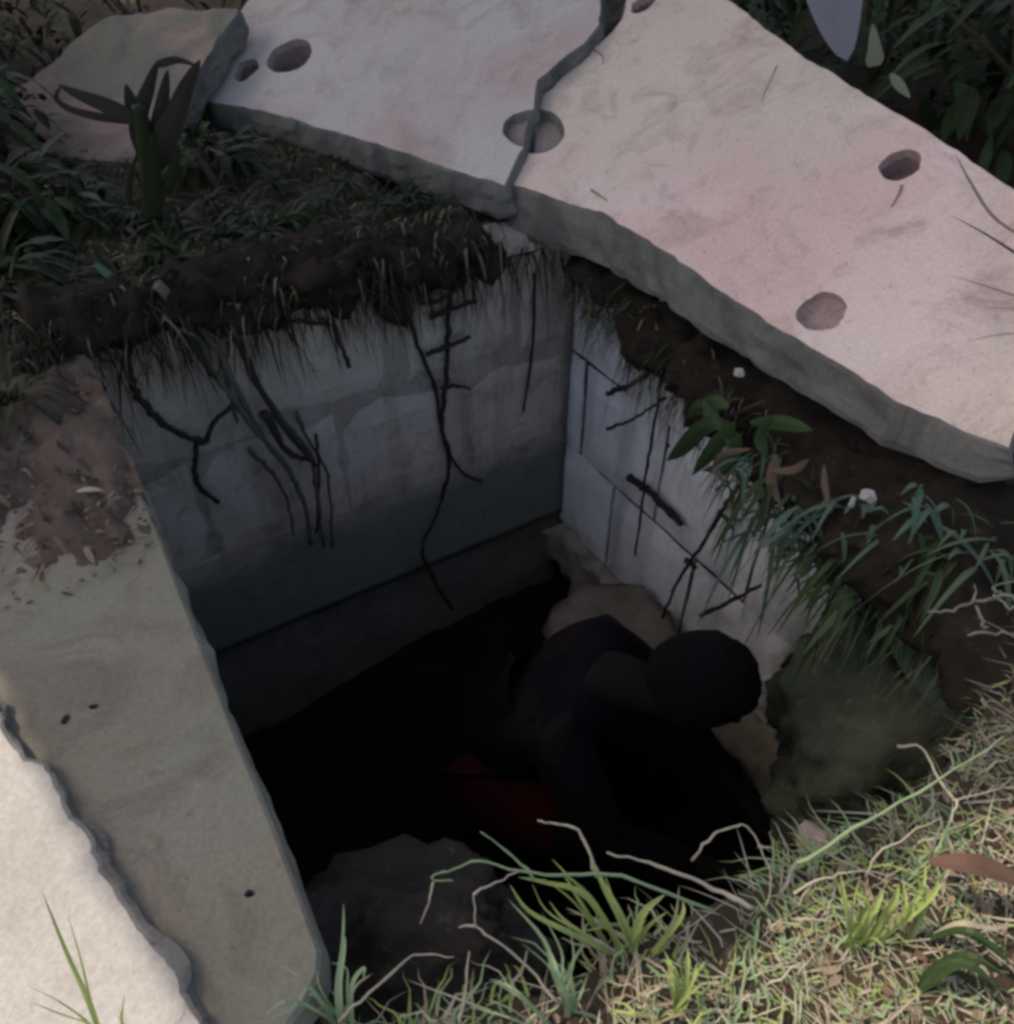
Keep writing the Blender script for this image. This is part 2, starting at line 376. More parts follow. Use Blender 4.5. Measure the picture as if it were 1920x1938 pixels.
# ------------------------------------------------------------------ ground with the pit left open
PIT = [uvz(U_BACK, V_LEFT), uvz(U_BACK, V_RIGHT), uvz(0.40, V_RIGHT), uvz(0.28, V_RIGHT - .08), V3((.80, .80, 0)), V3((.70, .66, 0)), V3((.55, .53, 0)), V3((.40, .45, 0)),
       V3((.27, .385, 0)), V3((.15, .335, 0)), V3((.04, .285, 0)), V3((-.06, .262, 0)), uvz(0.30, V_LEFT)]
PIT2 = [(p.x, p.y) for p in PIT]
def edge_dist(x, y):
    """distance behind the near edge line of the broken slab (negative in front of it)"""
    def d(fr):
        b = V3((fr[2].x, fr[2].y, 0)).normalized(); return (V3((x, y, 0)) - V3((fr[0].x, fr[0].y, 0))).dot(b)
    return min(d(FR_R), d(FR_L))
def ground_z(x, y):
    z = 0.018 * fbm((x, y, 0.4), 2.2, 4) + 0.006 * fbm((x, y, 5), 14, 3) - 0.03
    d = edge_dist(x, y)
    if d > 0.1: z += min((d - 0.1) * 0.52, 0.30)
    u = UD.x * x + UD.y * y; v = VD.x * x + VD.y * y
    if v < 0.05: z -= 0.045                                   # bed of the rim slab
    if u > U_BACK and v < 0.9: z += min(0.10, (u - U_BACK) * .5)
    if y > 7: z -= 0.0
    return z
def build_ground():
    P = []; E = []
    rs = resample(PIT2, 0.04, 0.012); P += rs; E = [(i, (i + 1) % len(rs)) for i in range(len(rs))]
    far = [(-80, -80), (80, -80), (80, 80), (-80, 80)]
    b = len(P); P += far; E += [(b + i, b + (i + 1) % 4) for i in range(4)]
    for r in (12, 20, 35, 55):
        for k in range(28): P.append((r * math.cos(k * .2244), r * math.sin(k * .2244)))
    def scatter(x0, x1, y0, y1, g, skip=None):
        y = y0
        while y < y1:
            x = x0
            while x < x1:
                q = (x + random.uniform(-.35, .35) * g, y + random.uniform(-.35, .35) * g)
                if not inside(q, PIT2) and not (skip and skip[0] < q[0] < skip[1] and skip[2] < q[1] < skip[3]): P.append(q)
                x += g
            y += g
    scatter(-2.0, 2.0, -.3, 4.2, 0.05)
    scatter(-8, 8, -4, 9, 0.35, (-2, 2, -.3, 4.2))
    vo, eo, fo, *_ = geometry.delaunay_2d_cdt([V3((p[0], p[1])).to_2d() for p in P], E, [], 0, 1e-6)
    vs = [V3((v.x, v.y, ground_z(v.x, v.y))) for v in vo]; fs = []
    for f in fo:
        c = (sum(vo[i].x for i in f) / 3, sum(vo[i].y for i in f) / 3)
        if inside(c, rs): continue
        a, b_, c_ = (vo[i] for i in f)
        if (b_.x - a.x) * (c_.y - a.y) - (b_.y - a.y) * (c_.x - a.x) < 0: f = f[::-1]
        fs.append(list(f))
    structure(mesh_obj('ground', vs, fs, M['soil'], smooth=True))
build_ground()

# pit floor
FLOOR_Z = -1.46
def floor_z(x, y): return FLOOR_Z - .16 * max(0.0, min(1.0, (.75 - (VD.x * x + VD.y * y)) / .7)) + 0.05 * fbm((x, y, 2.2), 3, 4) + 0.012 * fbm((x, y, 7), 16, 3)
vs = []; fs = []; n = 44
for j in range(n + 1):
    for i in range(n + 1):
        p = uvz(-.05 + 2.1 * j / n, -.25 + 1.85 * i / n); vs.append(V3((p.x, p.y, floor_z(p.x, p.y))))
for j in range(n):
    for i in range(n): fs.append([j * (n + 1) + i, j * (n + 1) + i + 1, (j + 1) * (n + 1) + i + 1, (j + 1) * (n + 1) + i])
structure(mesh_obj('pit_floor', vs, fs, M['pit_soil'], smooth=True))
# earth bank that closes the pit towards the camera
front = [uvz(0.42, V_RIGHT + .04), uvz(0.28, V_RIGHT - .08), V3((.80, .80, 0)), V3((.70, .66, 0)), V3((.55, .53, 0)), V3((.40, .45, 0)), V3((.27, .385, 0)), V3((.15, .335, 0)),
         V3((.04, .285, 0)), V3((-.06, .262, 0)), uvz(0.30, V_LEFT), uvz(.30, -.2)]
fl = spline(front, 8); vs = []; fs = []; rows = 16
cen = V3((.25, 1.2, 0))
for r in range(rows + 1):
    t = r / rows
    for i, p in enumerate(fl):
        d = (cen - p); d.z = 0; d.normalize()
        lf = max(0.0, min(1.0, (0.35 - p.x) / 0.5))            # the bank spreads further at the left
        rg = max(0.0, min(1.0, (p.x - .45) / .3))
        o = (0.05 + 0.40 * lf - .25 * rg) * t ** 1.1 - 0.03 * (1 - t) + 0.045 * fbm((p.x * 1.3, p.y * 1.3, t * 2.2), 5, 4) * min(1, t * 4)
        z = (ground_z(p.x, p.y) - .004) * (1 - t) + (FLOOR_Z - .25) * t
        vs.append(V3((p.x + d.x * o, p.y + d.y * o, z)))
m = len(fl)
for r in range(rows):
    for i in range(m - 1): fs.append([r * m + i, r * m + i + 1, (r + 1) * m + i + 1, (r + 1) * m + i])
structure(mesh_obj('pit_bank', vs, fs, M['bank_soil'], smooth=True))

# ------------------------------------------------------------------ block walls of the pit
def block_mesh(name, L, H, D, mat):
    nx, nzz = 6, 5; vs = []; fs = []
    sx = random.uniform(0, 50)
    for k in range(nzz + 1):
        for i in range(nx + 1):
            a = i / nx; c = k / nzz; x = (a - .5) * L; z = (c - .5) * H
            ed = min(a, 1 - a) * L; ez = min(c, 1 - c) * H
            dr = 0.010 * max(0, 1 - min(ed, ez) / 0.015)
            x += 0.006 * noise.noise(V3((sx, c * 5, 1))) * (1 if a in (0, 1) else 0); z += 0.006 * noise.noise(V3((a * 5, sx, 2))) * (1 if c in (0, 1) else 0)
            vs.append(V3((x, -dr + 0.004 * fbm((x + sx, z, 0), 8, 3), z)))
    W = nx + 1
    for k in range(nzz):
        for i in range(nx): fs.append([k * W + i, k * W + i + 1, (k + 1) * W + i + 1, (k + 1) * W + i][::-1])
    rim = [i for i in range(W)] + [k * W + nx for k in range(1, nzz + 1)] + [nzz * W + i for i in range(nx - 1, -1, -1)] + [k * W for k in range(nzz - 1, 0, -1)]
    b = len(vs); vs += [V3((vs[i].x, -D, vs[i].z)) for i in rim]; r = len(rim)
    for i in range(r): fs.append([rim[i], rim[(i + 1) % r], b + (i + 1) % r, b + i])
    fs.append([b + i for i in range(r)])
    me = bpy.data.meshes.new(name); me.from_pydata([tuple(v) for v in vs], [], fs); me.materials.append(mat); me.update()
    bm = bmesh.new(); bm.from_mesh(me); bmesh.ops.recalc_face_normals(bm, faces=bm.faces); bm.to_mesh(me); bm.free()
    return me
COURSE = 0.37; JOINT = 0.012; TOPZ = 0.015
def block_wall(label, start, along, inward, length, mat, courses=3, phase=0.0, footing=0.14, TOPZ=0.015, mortar=None, foot_out=.012, foot_lump=.035, foot_mat=None, joint_depth=.016, recess=0.0):
    """start: inner face top corner; along: direction; inward: towards the pit"""
    root = empty('pit_wall', start)
    tag(root, label, 'wall', 'block walls of the pit')
    rz = math.atan2(along.y, along.x)
    # local frame: x along, y inward if along x inward is +z
    flip = V3((0, 0, 1)).cross(along).dot(inward) < 0
    kinds = [block_mesh('block', .40 - JOINT, COURSE - JOINT, .13, mat) for _ in range(4)]
    half = [block_mesh('block', .20 - JOINT, COURSE - JOINT, .13, mat) for _ in range(2)]
    for c in range(courses):
        x = 0.0; first = (c % 2 == 0) ^ (phase > 0)
        k = 0
        while x < length - .05:
            L = .20 if (k == 0 and first) or x + .40 > length + .05 else .40
            me = random.choice(half if L == .20 else kinds)
            o = bpy.data.objects.new('block', me); col.objects.link(o); o.parent = root
            p = along * (x + L / 2) + inward * (random.uniform(-.004, .004) - (recess if c == courses - 1 else 0))
            o.location = (p.x, p.y, TOPZ - COURSE * (c + .5))
            o.rotation_euler = (0, random.uniform(-.008, .008), rz if not flip else rz + math.pi)
            x += L; k += 1
    def slab_part(name, d0, d1, z0, z1, mt, lumpy=0.0):
        nx = int(length / .04); nz_ = max(2, int(abs(z1 - z0) / .03)); vs = []; fs = []
        for k in range(nz_ + 1):
            for i in range(nx + 1):
                q = along * (length * i / nx); z = z0 + (z1 - z0) * k / nz_
                d = d0 + lumpy * (0.6 * fbm((q.x + start.x, q.y + start.y, z), 7, 4) + .25 * fbm((q.x, q.y, z + 3), 22, 3))
                vs.append(q + inward * d + V3((0, 0, z + (lumpy * .5 * fbm((q.x + start.x, q.y, 4), 9, 3) if k in (0, nz_) else 0))))
        W = nx + 1
        for k in range(nz_):
            for i in range(nx): fs.append([k * W + i, k * W + i + 1, (k + 1) * W + i + 1, (k + 1) * W + i])
        rim = [i for i in range(W)] + [k * W + nx for k in range(1, nz_ + 1)] + [nz_ * W + i for i in range(nx - 1, -1, -1)] + [k * W for k in range(nz_ - 1, 0, -1)]
        b = len(vs); vs += [vs[i] - inward * (vs[i].dot(inward) - d1) for i in rim]; r = len(rim)
        for i in range(r): fs.append([rim[i], b + i, b + (i + 1) % r, rim[(i + 1) % r]])
        fs.append([b + i for i in range(r)])
        return mesh_obj(name, vs, fs, mt, root, True)
    slab_part('mortar', -joint_depth, -.11, TOPZ - .004, TOPZ - COURSE * courses, mortar or M['mortar'], 0.004)
    slab_part('footing', foot_out, -.12, TOPZ - COURSE * courses + .008, TOPZ - COURSE * courses - footing, foot_mat or M['footing'], foot_lump)
    slab_part('foundation', -.06, -.14, TOPZ - COURSE * courses - footing - .004, FLOOR_Z - .40, M['pit_soil'], 0.02)
    return root
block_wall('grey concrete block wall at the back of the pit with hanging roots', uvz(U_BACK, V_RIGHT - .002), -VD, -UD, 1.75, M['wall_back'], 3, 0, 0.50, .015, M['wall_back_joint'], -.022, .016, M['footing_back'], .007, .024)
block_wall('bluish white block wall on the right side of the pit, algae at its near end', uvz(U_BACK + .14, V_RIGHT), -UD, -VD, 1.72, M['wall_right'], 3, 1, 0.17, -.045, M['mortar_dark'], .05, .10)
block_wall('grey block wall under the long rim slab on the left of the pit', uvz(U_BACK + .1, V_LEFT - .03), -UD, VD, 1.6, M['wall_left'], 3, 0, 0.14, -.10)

# ------------------------------------------------------------------ slabs around the pit
def crack_strip(name, parent, fr, pxs, wpx, depth_mat):
    pts = [on_fr(fr, *p) for p in pxs]; mb = MB()
    P3 = [fr[0] + fr[1] * x + fr[2] * y + fr[3] * 0.0005 for x, y in spline([V3((a, b, 0)) for a, b in pts], 4) and [(q.x, q.y) for q in spline([V3((a, b, 0)) for a, b in pts], 4)]]
    mb.tube(P3, wpx, wpx * .4, 5, 0, 0.3)
    return mb.build(name, depth_mat, parent)

# right half
left_edge_R = [(1188, -8), (1180, 36), (1162, 60), (1117, 97), (1070, 126), (1027, 162), (1020, 205)]
notch_R = [(1012 + 60 * math.cos(R(a)), 250 + 42 * math.sin(R(a))) for a in range(-74, 105, 14)]
tail_R = [(992, 290), (972, 350)]
near_R = [(1140, 402), (1326, 520), (1486, 628), (1700, 757), (1830, 815), (1912, 846)]
far_R = [(2060, 470), (1920, 362), (1753, 248), (1640, 180), (1540, 117), (1450, 55), (1374, -4), (1290, -60)]
out_R = [on_fr(FR_R, *p) for p in left_edge_R + notch_R + tail_R + near_R + far_R]
slab_R = make_slab('broken_slab', FR_R, out_R, 0.125, [M['slab_right'], M['fracture'], M['hole'], M['shallow']],
                   [hole_px(FR_R, 1555, 590, 48, .022), hole_px(FR_R, 1705, 312, 40, .05), hole_px(FR_R, 1218, 8, 20, .04)], jit=.006, flare=.075, taper=.42)
tag(slab_R, 'pinkish broken slab with two round holes tilted over the right wall', 'slab', 'halves of the broken cover slab')
# left half
left_edge_L = [(1140, -10), (1132, 48), (1106, 82), (1060, 115), (1018, 152), (1011, 206)]
notch_L = [(1006 - 55 * math.cos(R(a)), 244 + 36 * math.sin(R(a))) for a in range(-80, 75, 14)]
tail_L = [(982, 290), (956, 350)]
near_L = [(905, 338), (800, 300), (660, 258), (560, 225), (470, 205), (400, 192), (378, 178)]
far_L = [(384, 150), (402, 105), (432, 55), (470, 0), (520, -70), (900, -110)]
out_L = [on_fr(FR_L, *p) for p in left_edge_L + notch_L + tail_L + near_L + far_L]
slab_L = make_slab('broken_slab', FR_L, out_L, 0.09, [M['slab_left'], M['fracture'], M['hole'], M['plug']],
                   [hole_px(FR_L, 548, 106, 40, .08, .8), hole_px(FR_L, 466, 133, 21, .07)], jit=.007, flare=.045)
tag(slab_L, 'lilac grey broken slab with two dark holes, left of the crack', 'slab', 'halves of the broken cover slab')
# plugs left in the hole that the crack runs through
def plug(parent, fr, poly_px, mat, depth):
    pts = [on_fr(fr, *p) for p in poly_px]
    fr2 = (fr[0] - fr[3] * depth, fr[1], fr[2], fr[3])
    return make_slab('hole_plug', fr2, pts, .06, [mat, M['fracture'], M['hole']], jit=.002, step=.015, parent=parent, grid=.03)
plug(slab_R, FR_R, [(1022, 200), (1048, 208), (1072, 232), (1078, 264), (1060, 290), (1030, 298), (1004, 282), (1010, 240)], M['plug'], .02)
plug(slab_L, FR_L, [(1000, 202), (970, 205), (946, 228), (946, 250), (960, 272), (984, 280), (990, 240)], M['plug'], .022)
for pr, fr, pxs, w in ((slab_R, FR_R, [(1472, 126), (1458, 155), (1442, 192)], .0035), 
                       (slab_R, FR_R, [(1708, 352), (1700, 372), (1688, 392)], .004), (slab_R, FR_R, [(1120, 92), (1140, 105), (1142, 122)], .003),
                       (slab_R, FR_R, [(1120, 360), (1150, 380)], .005)):
    crack_strip('surface_crack', pr, fr, pxs, w * .8, M['hairline'])

# long rim slab on the left and the pale slab lying over it
FZ = flat_frame(0.0)
strip_px = [(165, 685), (200, 770), (245, 885), (290, 1000), (360, 1180), (440, 1390), (520, 1590), (575, 1735), (600, 1800), (598, 1840), (575, 1890), (520, 1960), (430, 2060)]
strip = [to2(FZ, on_z(*p)) for p in strip_px] + [(-.62, .02), (-1.45, 1.25), (-1.38, 1.42)]
rim = make_slab('rim_slab', FZ, strip, .075, [M['strip'], M['strip'], M['hole']],
                [(to2(FZ, on_z(178, 1338)), .007, .012, .6), (to2(FZ, on_z(125, 1362)), .006, .01, 1.3), (to2(FZ, on_z(472, 1690)), .006, .01, .8)], jit=.001, relief=.004)
tag(rim, 'long grey concrete slab along the left edge of the pit, dirt at its far end', 'slab')
FP = flat_frame(0.020)
pale_px = [(-70, 1255), (0, 1360), (28, 1405), (45, 1440), (75, 1452), (100, 1505), (135, 1545), (165, 1575), (205, 1650), (262, 1738), (292, 1790), (330, 1838), (342, 1880), (372, 1938), (430, 2040)]
pale_o = [to2(FP, on_z(p[0], p[1], .020)) for p in pale_px] + [(-.30, -.25), (-1.5, -.25), (-1.75, .9), (-1.0, 1.05)]
pale = make_slab('pale_slab', FP, pale_o, .017, [M['pale'], M['fracture'], M['hole']], jit=.009, step=.008, relief=.003)
tag(pale, 'pale sunlit concrete slab with a ragged edge in the lower left corner', 'slab')
# far slab at upper left
FF = frame_on(on_z(60, 325, .03), on_z(245, 350, .03), R(27))
far_px = [(-80, 150), (-70, 300), (20, 318), (60, 326), (150, 342), (200, 348), (232, 350), (248, 300), (300, 240), (350, 215), (420, 190), (470, 40), (455, 10), (330, 14), (215, 32), (140, 78), (60, 140), (0, 190)]
far_px = [(-40, 215), (0, 240), (20, 285), (60, 324), (130, 338), (180, 343), (234, 350), (250, 305), (290, 240), (345, 195), (372, 150), (405, 90), (448, 20), (330, 14), (215, 34), (140, 82), (60, 150)]
fars = make_slab('far_slab', FF, [on_fr(FF, *p) for p in far_px], .09, [M['far_slab'], M['fracture'], M['hole']], jit=.014, relief=.014)
tag(fars, 'dull grey and pink slab lying in the shade at the upper left', 'slab')

# ------------------------------------------------------------------ overhanging soil along the wall tops
def lump(name, pts, radii, mat, amp=.05, seed=0, flat=.7, label=None):
    pts = spline(pts, 14); rs = []
    k = len(radii) - 1
    for i in range(len(pts)):
        t = i / (len(pts) - 1) * k; a = min(int(t), k - 1); rs.append(radii[a] + (radii[a + 1] - radii[a]) * (t - a))
    n = 40; vs = []; fs = []
    for i, p in enumerate(pts):
        t = (pts[min(i + 1, len(pts) - 1)] - pts[max(i - 1, 0)]).normalized(); a = t.cross(V3((0, 0, 1))).normalized(); b = a.cross(t)
        cap = min(1, min(i, len(pts) - 1 - i) / 3 + .15)
        for q in range(n):
            w = 2 * math.pi * q / n; d = a * math.cos(w) + b * math.sin(w) * flat
            c = p + d * rs[i] * cap
            vs.append(c + d * (amp * .8 * fbm((c.x + seed, c.y, c.z), 7, 5) + amp * .45 * fbm((c.x, c.y, c.z + seed), 24, 4)) * cap)
    for i in range(len(pts) - 1):
        for q in range(n): fs.append([i * n + q, i * n + (q + 1) % n, (i + 1) * n + (q + 1) % n, (i + 1) * n + q])
    fs.append(list(range(n))); fs.append([(len(pts) - 1) * n + q for q in range(n)][::-1])
    o = mesh_obj(name, vs, fs, mat, None, True)
    bm = bmesh.new(); bm.from_mesh(o.data); bmesh.ops.recalc_face_normals(bm, faces=bm.faces); bm.to_mesh(o.data); bm.free()
    return structure(o)
def ridge(q, amp, seed, mat): lump('soil_overhang', [p for p, r in q], [r for p, r in q], mat, amp, seed)
ridge([(uvz(U_BACK - o, v, z), r) for v, o, z, r in ((-.12, .02, .07, .07), (.1, .03, .08, .085), (.32, .05, .08, .10), (.55, .05, .08, .10), (.75, .04, .05, .085), (.92, .03, .02, .06), (1.08, .01, -.02, .03))], .09, 2, M['root_soil'])
ridge([(on_back(690, 450, .03), .075), (on_back(715, 520, .02), .05), (on_back(775, 630, -.01), .022)], .05, 5, M['root_soil'])
ridge([(uvz(u, V_RIGHT - o, z), r) for u, o, z, r in ((1.78, .02, -.05, .05), (1.5, .05, -.09, .07), (1.2, .07, -.105, .105), (.95, .08, -.12, .135), (.7, .09, -.125, .155), (.45, .11, -.13, .17), (.2, .12, -.14, .17))], .08, 9, M['root_soil'])
ridge([(on_z(1810, 1050, -.06), .06), (on_z(1890, 1170, -.07), .08), (on_z(1930, 1300, -.07), .08), (on_z(1915, 1440, -.07), .07), (on_z(1820, 1560, -.09), .05)], .07, 13, M['root_soil'])

# ------------------------------------------------------------------ person squatting in the pit
def skin_mesh(name, joints, edges, mat, root=0, sub=2, parent=None):
    me = bpy.data.meshes.new(name); me.from_pydata([tuple(j[0]) for j in joints], edges, [])
    o = bpy.data.objects.new(name, me); col.objects.link(o)
    md = o.modifiers.new('skin', 'SKIN'); md.use_smooth_shade = True
    for v, j in zip(me.skin_vertices[0].data, joints):
        r = j[1]; v.radius = (r, r) if not isinstance(r, tuple) else r
    me.skin_vertices[0].data[root].use_root = True
    if sub: s = o.modifiers.new('sub', 'SUBSURF'); s.levels = sub; s.render_levels = sub
    dg = bpy.context.evaluated_depsgraph_get(); ev = o.evaluated_get(dg)
    nm = bpy.data.meshes.new_from_object(ev); nm.materials.clear(); nm.materials.append(mat)
    nm.polygons.foreach_set('use_smooth', [True] * len(nm.polygons))
    o.modifiers.clear(); o.data = nm; nm.name = name
    if parent: o.parent = parent
    return o
def plain(name, c, rough=.8, c2=None, scale=30):
    m, nt, b = new_mat(name); c2 = c2 or tuple(x * .6 for x in c)
    nt.links.new(mix(nt, nz(nt, scale, 5, .6), c, c2), b.inputs['Base Color']); b.inputs['Roughness'].default_value = rough; b.inputs['Specular IOR Level'].default_value = .15
    bump(nt, b, nz(nt, scale, 6, .6), .4, .01); return m
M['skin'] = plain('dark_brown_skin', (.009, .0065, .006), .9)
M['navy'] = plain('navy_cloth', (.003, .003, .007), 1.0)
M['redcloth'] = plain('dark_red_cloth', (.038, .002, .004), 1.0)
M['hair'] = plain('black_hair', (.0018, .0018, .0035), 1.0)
def person():
    F = V3((.90, -.42, 0)).normalized(); S = V3((-F.y, F.x, 0)) * -1     # F: facing, S: their right (towards the camera)
    hipc = V3((.0, 1.13, -.95)); Z = V3((0, 0, 1))
    sh = V3((.165, 1.08, -.565)); head = V3((.402, .985, -.455))
    J = []; E = []
    def j(p, r, par=None):
        J.append((p, r)); i = len(J) - 1
        if par is not None: E.append((par, i))
        return i
    pel = j(hipc, .125)
    wst = j(hipc.lerp(sh, .45) - F * .02, .12, pel); chest = j(hipc.lerp(sh, .8) - F * .01, .135, wst)
    nb = j(sh + F * .05 + Z * .035, .075, chest); nk = j(head - F * .075 - Z * .085, .055, nb)
    hd = j(head - Z * .01 - F * .01, .085, nk); j(head + F * .015 + Z * .045, .075, hd)
    for s in (1, -1):
        a = j(sh + S * s * .165 - Z * .02, .058, chest); el = j(sh + S * s * .21 + F * .17 - Z * .25, .043, a)
        wr = j(sh + S * s * .12 + F * .38 - Z * .36, .030, el); hn = j(wr and (sh + S * s * .10 + F * .45 - Z * .39), .028, wr)
        h0 = sh + S * s * .10 + F * .45 - Z * .39
        for q in range(4):
            k1 = j(h0 + F * (.055 - .006 * abs(q - 1)) + S * s * (.03 - .02 * q) - Z * .01, .0095, hn)
            j(h0 + F * (.085 - .008 * abs(q - 1)) + S * s * (.03 - .02 * q) - Z * .035, .008, k1)
        t = j(h0 + F * .02 - S * s * .045 - Z * .01, .010, hn); j(h0 + F * .05 - S * s * .05 - Z * .02, .008, t)
        hp = j(hipc + S * s * .095 + F * .03 - Z * .01, .10, pel)
        kn = j(hipc + S * s * .17 + F * .40 + Z * .10, .062, hp); cf = j(hipc + S * s * .16 + F * .33 - Z * .10, .055, kn)
        an = j(hipc + S * s * .15 + F * .24 - Z * .43, .036, cf); he = j(hipc + S * s * .15 + F * .22 - Z * .47, .036, an)
        j(hipc + S * s * .16 + F * .40 - Z * .485, .028, he)
    root = empty('person', (hipc.x, hipc.y, FLOOR_Z))
    tag(root, 'person squatting in the dark pit, head bowed, navy top and dark red shorts', 'person')
    adopt(skin_mesh('body', J, E, M['skin'], pel), root)
    # head with a face, sculpted from a sphere
    bm = bmesh.new(); bmesh.ops.create_uvsphere(bm, u_segments=40, v_segments=28, radius=1.0)
    down = (F * .80 - Z * .6).normalized(); up = (Z * .80 + F * .6).normalized(); sd = down.cross(up)
    for v in bm.verts:
        x, y, z = v.co                                        # x side, y face, z crown
        r = V3((x * .082, y * .102, z * .118))
        if y > 0:
            r.y -= .012 * max(0, -z) * 1.2
            r.y += .026 * math.exp(-((x / .16) ** 2 + ((z + .12) / .20) ** 2))           # nose
            r.y -= .012 * (math.exp(-(((abs(x) - .38) / .2) ** 2 + ((z - .05) / .14) ** 2)))   # eye sockets
            r.y += .007 * math.exp(-((x / .3) ** 2 + ((z + .50) / .09) ** 2))           # lips
            r.y += .010 * math.exp(-((x / .35) ** 2 + ((z + .82) / .16) ** 2))          # chin
        r.x *= 1 - .22 * max(0, -z)
        r.x += math.copysign(.016, x) * math.exp(-(((abs(x) - 1) / .12) ** 2 + (y / .16) ** 2 + ((z + .02) / .22) ** 2))  # ears
        v.co = head + sd * r.x + down * r.y + up * r.z
    me = bpy.data.meshes.new('head'); bm.to_mesh(me); bm.free(); me.materials.append(M['skin']); me.polygons.foreach_set('use_smooth', [True] * len(me.polygons))
    ho = bpy.data.objects.new('head', me); col.objects.link(ho); adopt(ho, root)
    # hair
    bm = bmesh.new(); bmesh.ops.create_uvsphere(bm, u_segments=36, v_segments=24, radius=1.0)
    dele = []
    for v in bm.verts:
        x, y, z = v.co
        if (y > .45 and z < .45) or (z < -.55): dele.append(v); continue
        k = 1.0 + .045 * fbm((x, y, z), 3, 3) + .05 * fbm((x, y, z), 16, 3)
        v.co = head + sd * (x * .094 * k) + down * (y * .112 * k - .004) + up * (z * .128 * k + .002)
    bmesh.ops.delete(bm, geom=dele, context='VERTS')
    me = bpy.data.meshes.new('hair'); bm.to_mesh(me); bm.free(); me.materials.append(M['hair']); me.polygons.foreach_set('use_smooth', [True] * len(me.polygons))
    o = bpy.data.objects.new('hair', me); col.objects.link(o); adopt(o, ho)
    # shirt and shorts follow the body
    SJ = [(hipc + Z * .02 - F * .01, .148), (hipc.lerp(sh, .45) - F * .02, .142), (hipc.lerp(sh, .8) - F * .01, .155), (sh + F * .075 + Z * .035, .085)]; SE = [(0, 1), (1, 2), (2, 3)]
    for s in (1, -1):
        SJ += [(sh + S * s * .145 - Z * .03, .078), (sh + S * s * .19 + F * .085 - Z * .13, .068)]; SJ += [(sh + S * s * .21 + F * .17 - Z * .25, .058), (sh + S * s * .13 + F * .35 - Z * .345, .042)]; q_ = len(SJ); SE += [(2, q_ - 4), (q_ - 4, q_ - 3), (q_ - 3, q_ - 2), (q_ - 2, q_ - 1)]
    adopt(skin_mesh('shirt', SJ, SE, M['navy'], 1), root)
    KJ = [(hipc - Z * .01, .152)]; KE = []
    for s in (1, -1):
        KJ += [(hipc + S * s * .10 + F * .04 - Z * .01, .122), (hipc + S * s * .145 + F * .26 + Z * .055, .098)]; KE += [(0, len(KJ) - 2), (len(KJ) - 2, len(KJ) - 1)]
    adopt(skin_mesh('shorts', KJ, KE, M['redcloth'], 0), root)
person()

# ------------------------------------------------------------------ hanging roots and vines
def root_thing(label, polys, mat, group='roots hanging down the pit walls', cat='root', name='hanging_root', n=6):
    mb = MB()
    for pts, r0, r1 in polys: mb.tube([p + V3((random.uniform(-1, 1), random.uniform(-1, 1), random.uniform(-1, 1))) * .0025 for p in spline(pts, n)], r0, r1, 6, 0, .25)
    o = mb.build(name, mat, None, True); tag(o, label, cat, group); return o
def bk(off, *pp): return [on_back(x, y, off + random.uniform(-.008, .008)) for x, y in pp]
def rt(off, *pp): return [on_right(x, y, off + random.uniform(-.008, .008)) for x, y in pp]
root_thing('black knotted vine with short side twigs like ladder rungs on the back wall',
    [(bk(.03, (880, 400), (880, 440), (876, 500), (852, 560), (848, 640), (845, 720), (836, 800), (850, 880), (832, 960), (800, 1040), (828, 1110), (856, 1152)), .009, .006),
     (bk(.04, (828, 447), (856, 446), (886, 452)), .012, .007), (bk(.04, (868, 490), (896, 478), (926, 468)), .008, .005), (bk(.05, (802, 574), (836, 566), (862, 548), (882, 530)), .008, .005),
     (bk(.04, (812, 600), (850, 588), (902, 568)), .009, .006), (bk(.05, (806, 672), (846, 656), (892, 636)), .008, .005), (bk(.04, (836, 736), (862, 730), (888, 736)), .008, .004)], M['root'])
root_thing('thin dark root to the left of the knotted vine', [(bk(.02, (762, 460), (772, 560), (786, 640), (822, 730), (838, 820), (872, 890), (912, 912)), .007, .005)], M['root'])
root_thing('thick dark root running down the corner of the pit', [(bk(.015, (1118, 440), (1112, 560), (1104, 660), (1096, 760), (1090, 860), (1088, 960)), .012, .007)], M['root'])
root_thing('thin straight root near the corner on the back wall', [(bk(.02, (1012, 520), (1008, 650), (992, 780)), .005, .004)], M['root'])
root_thing('black looped root curving like a hook at the left of the back wall', [(bk(.08, (236, 600), (242, 690), (262, 750), (300, 795), (345, 822), (386, 836), (404, 800), (440, 768)), .011, .006), (bk(.07, (374, 828), (368, 890), (380, 925), (415, 952)), .008, .006)], M['root'])
root_thing('grey green stringy root bundle hanging left of centre', [(bk(.10, (300, 540), (360, 610), (392, 690), (432, 740), (480, 810), (540, 880), (575, 950), (590, 1030)), .012, .006), (bk(.08, (380, 560), (440, 620), (482, 720), (540, 800), (588, 860), (600, 940), (612, 1035)), .010, .005),
     (bk(.07, (470, 850), (510, 890), (542, 940), (556, 1010)), .007, .004), (bk(.06, (560, 780), (582, 830), (620, 900), (630, 1035)), .006, .004), (bk(.10, (330, 560), (410, 660), (460, 760), (500, 830)), .010, .006), (bk(.09, (420, 640), (430, 720), (450, 800)), .008, .004)], M['root_pale'])
root_thing('dark tangled root over the stringy bundle', [(bk(.11, (430, 600), (470, 690), (520, 780), (570, 850), (596, 880)), .010, .006), (bk(.11, (500, 780), (540, 850), (580, 870)), .012, .006), (bk(.12, (352, 600), (380, 670), (408, 715)), .009, .006), (bk(.08, (600, 820), (604, 900), (600, 1010)), .005, .004)], M['root'])
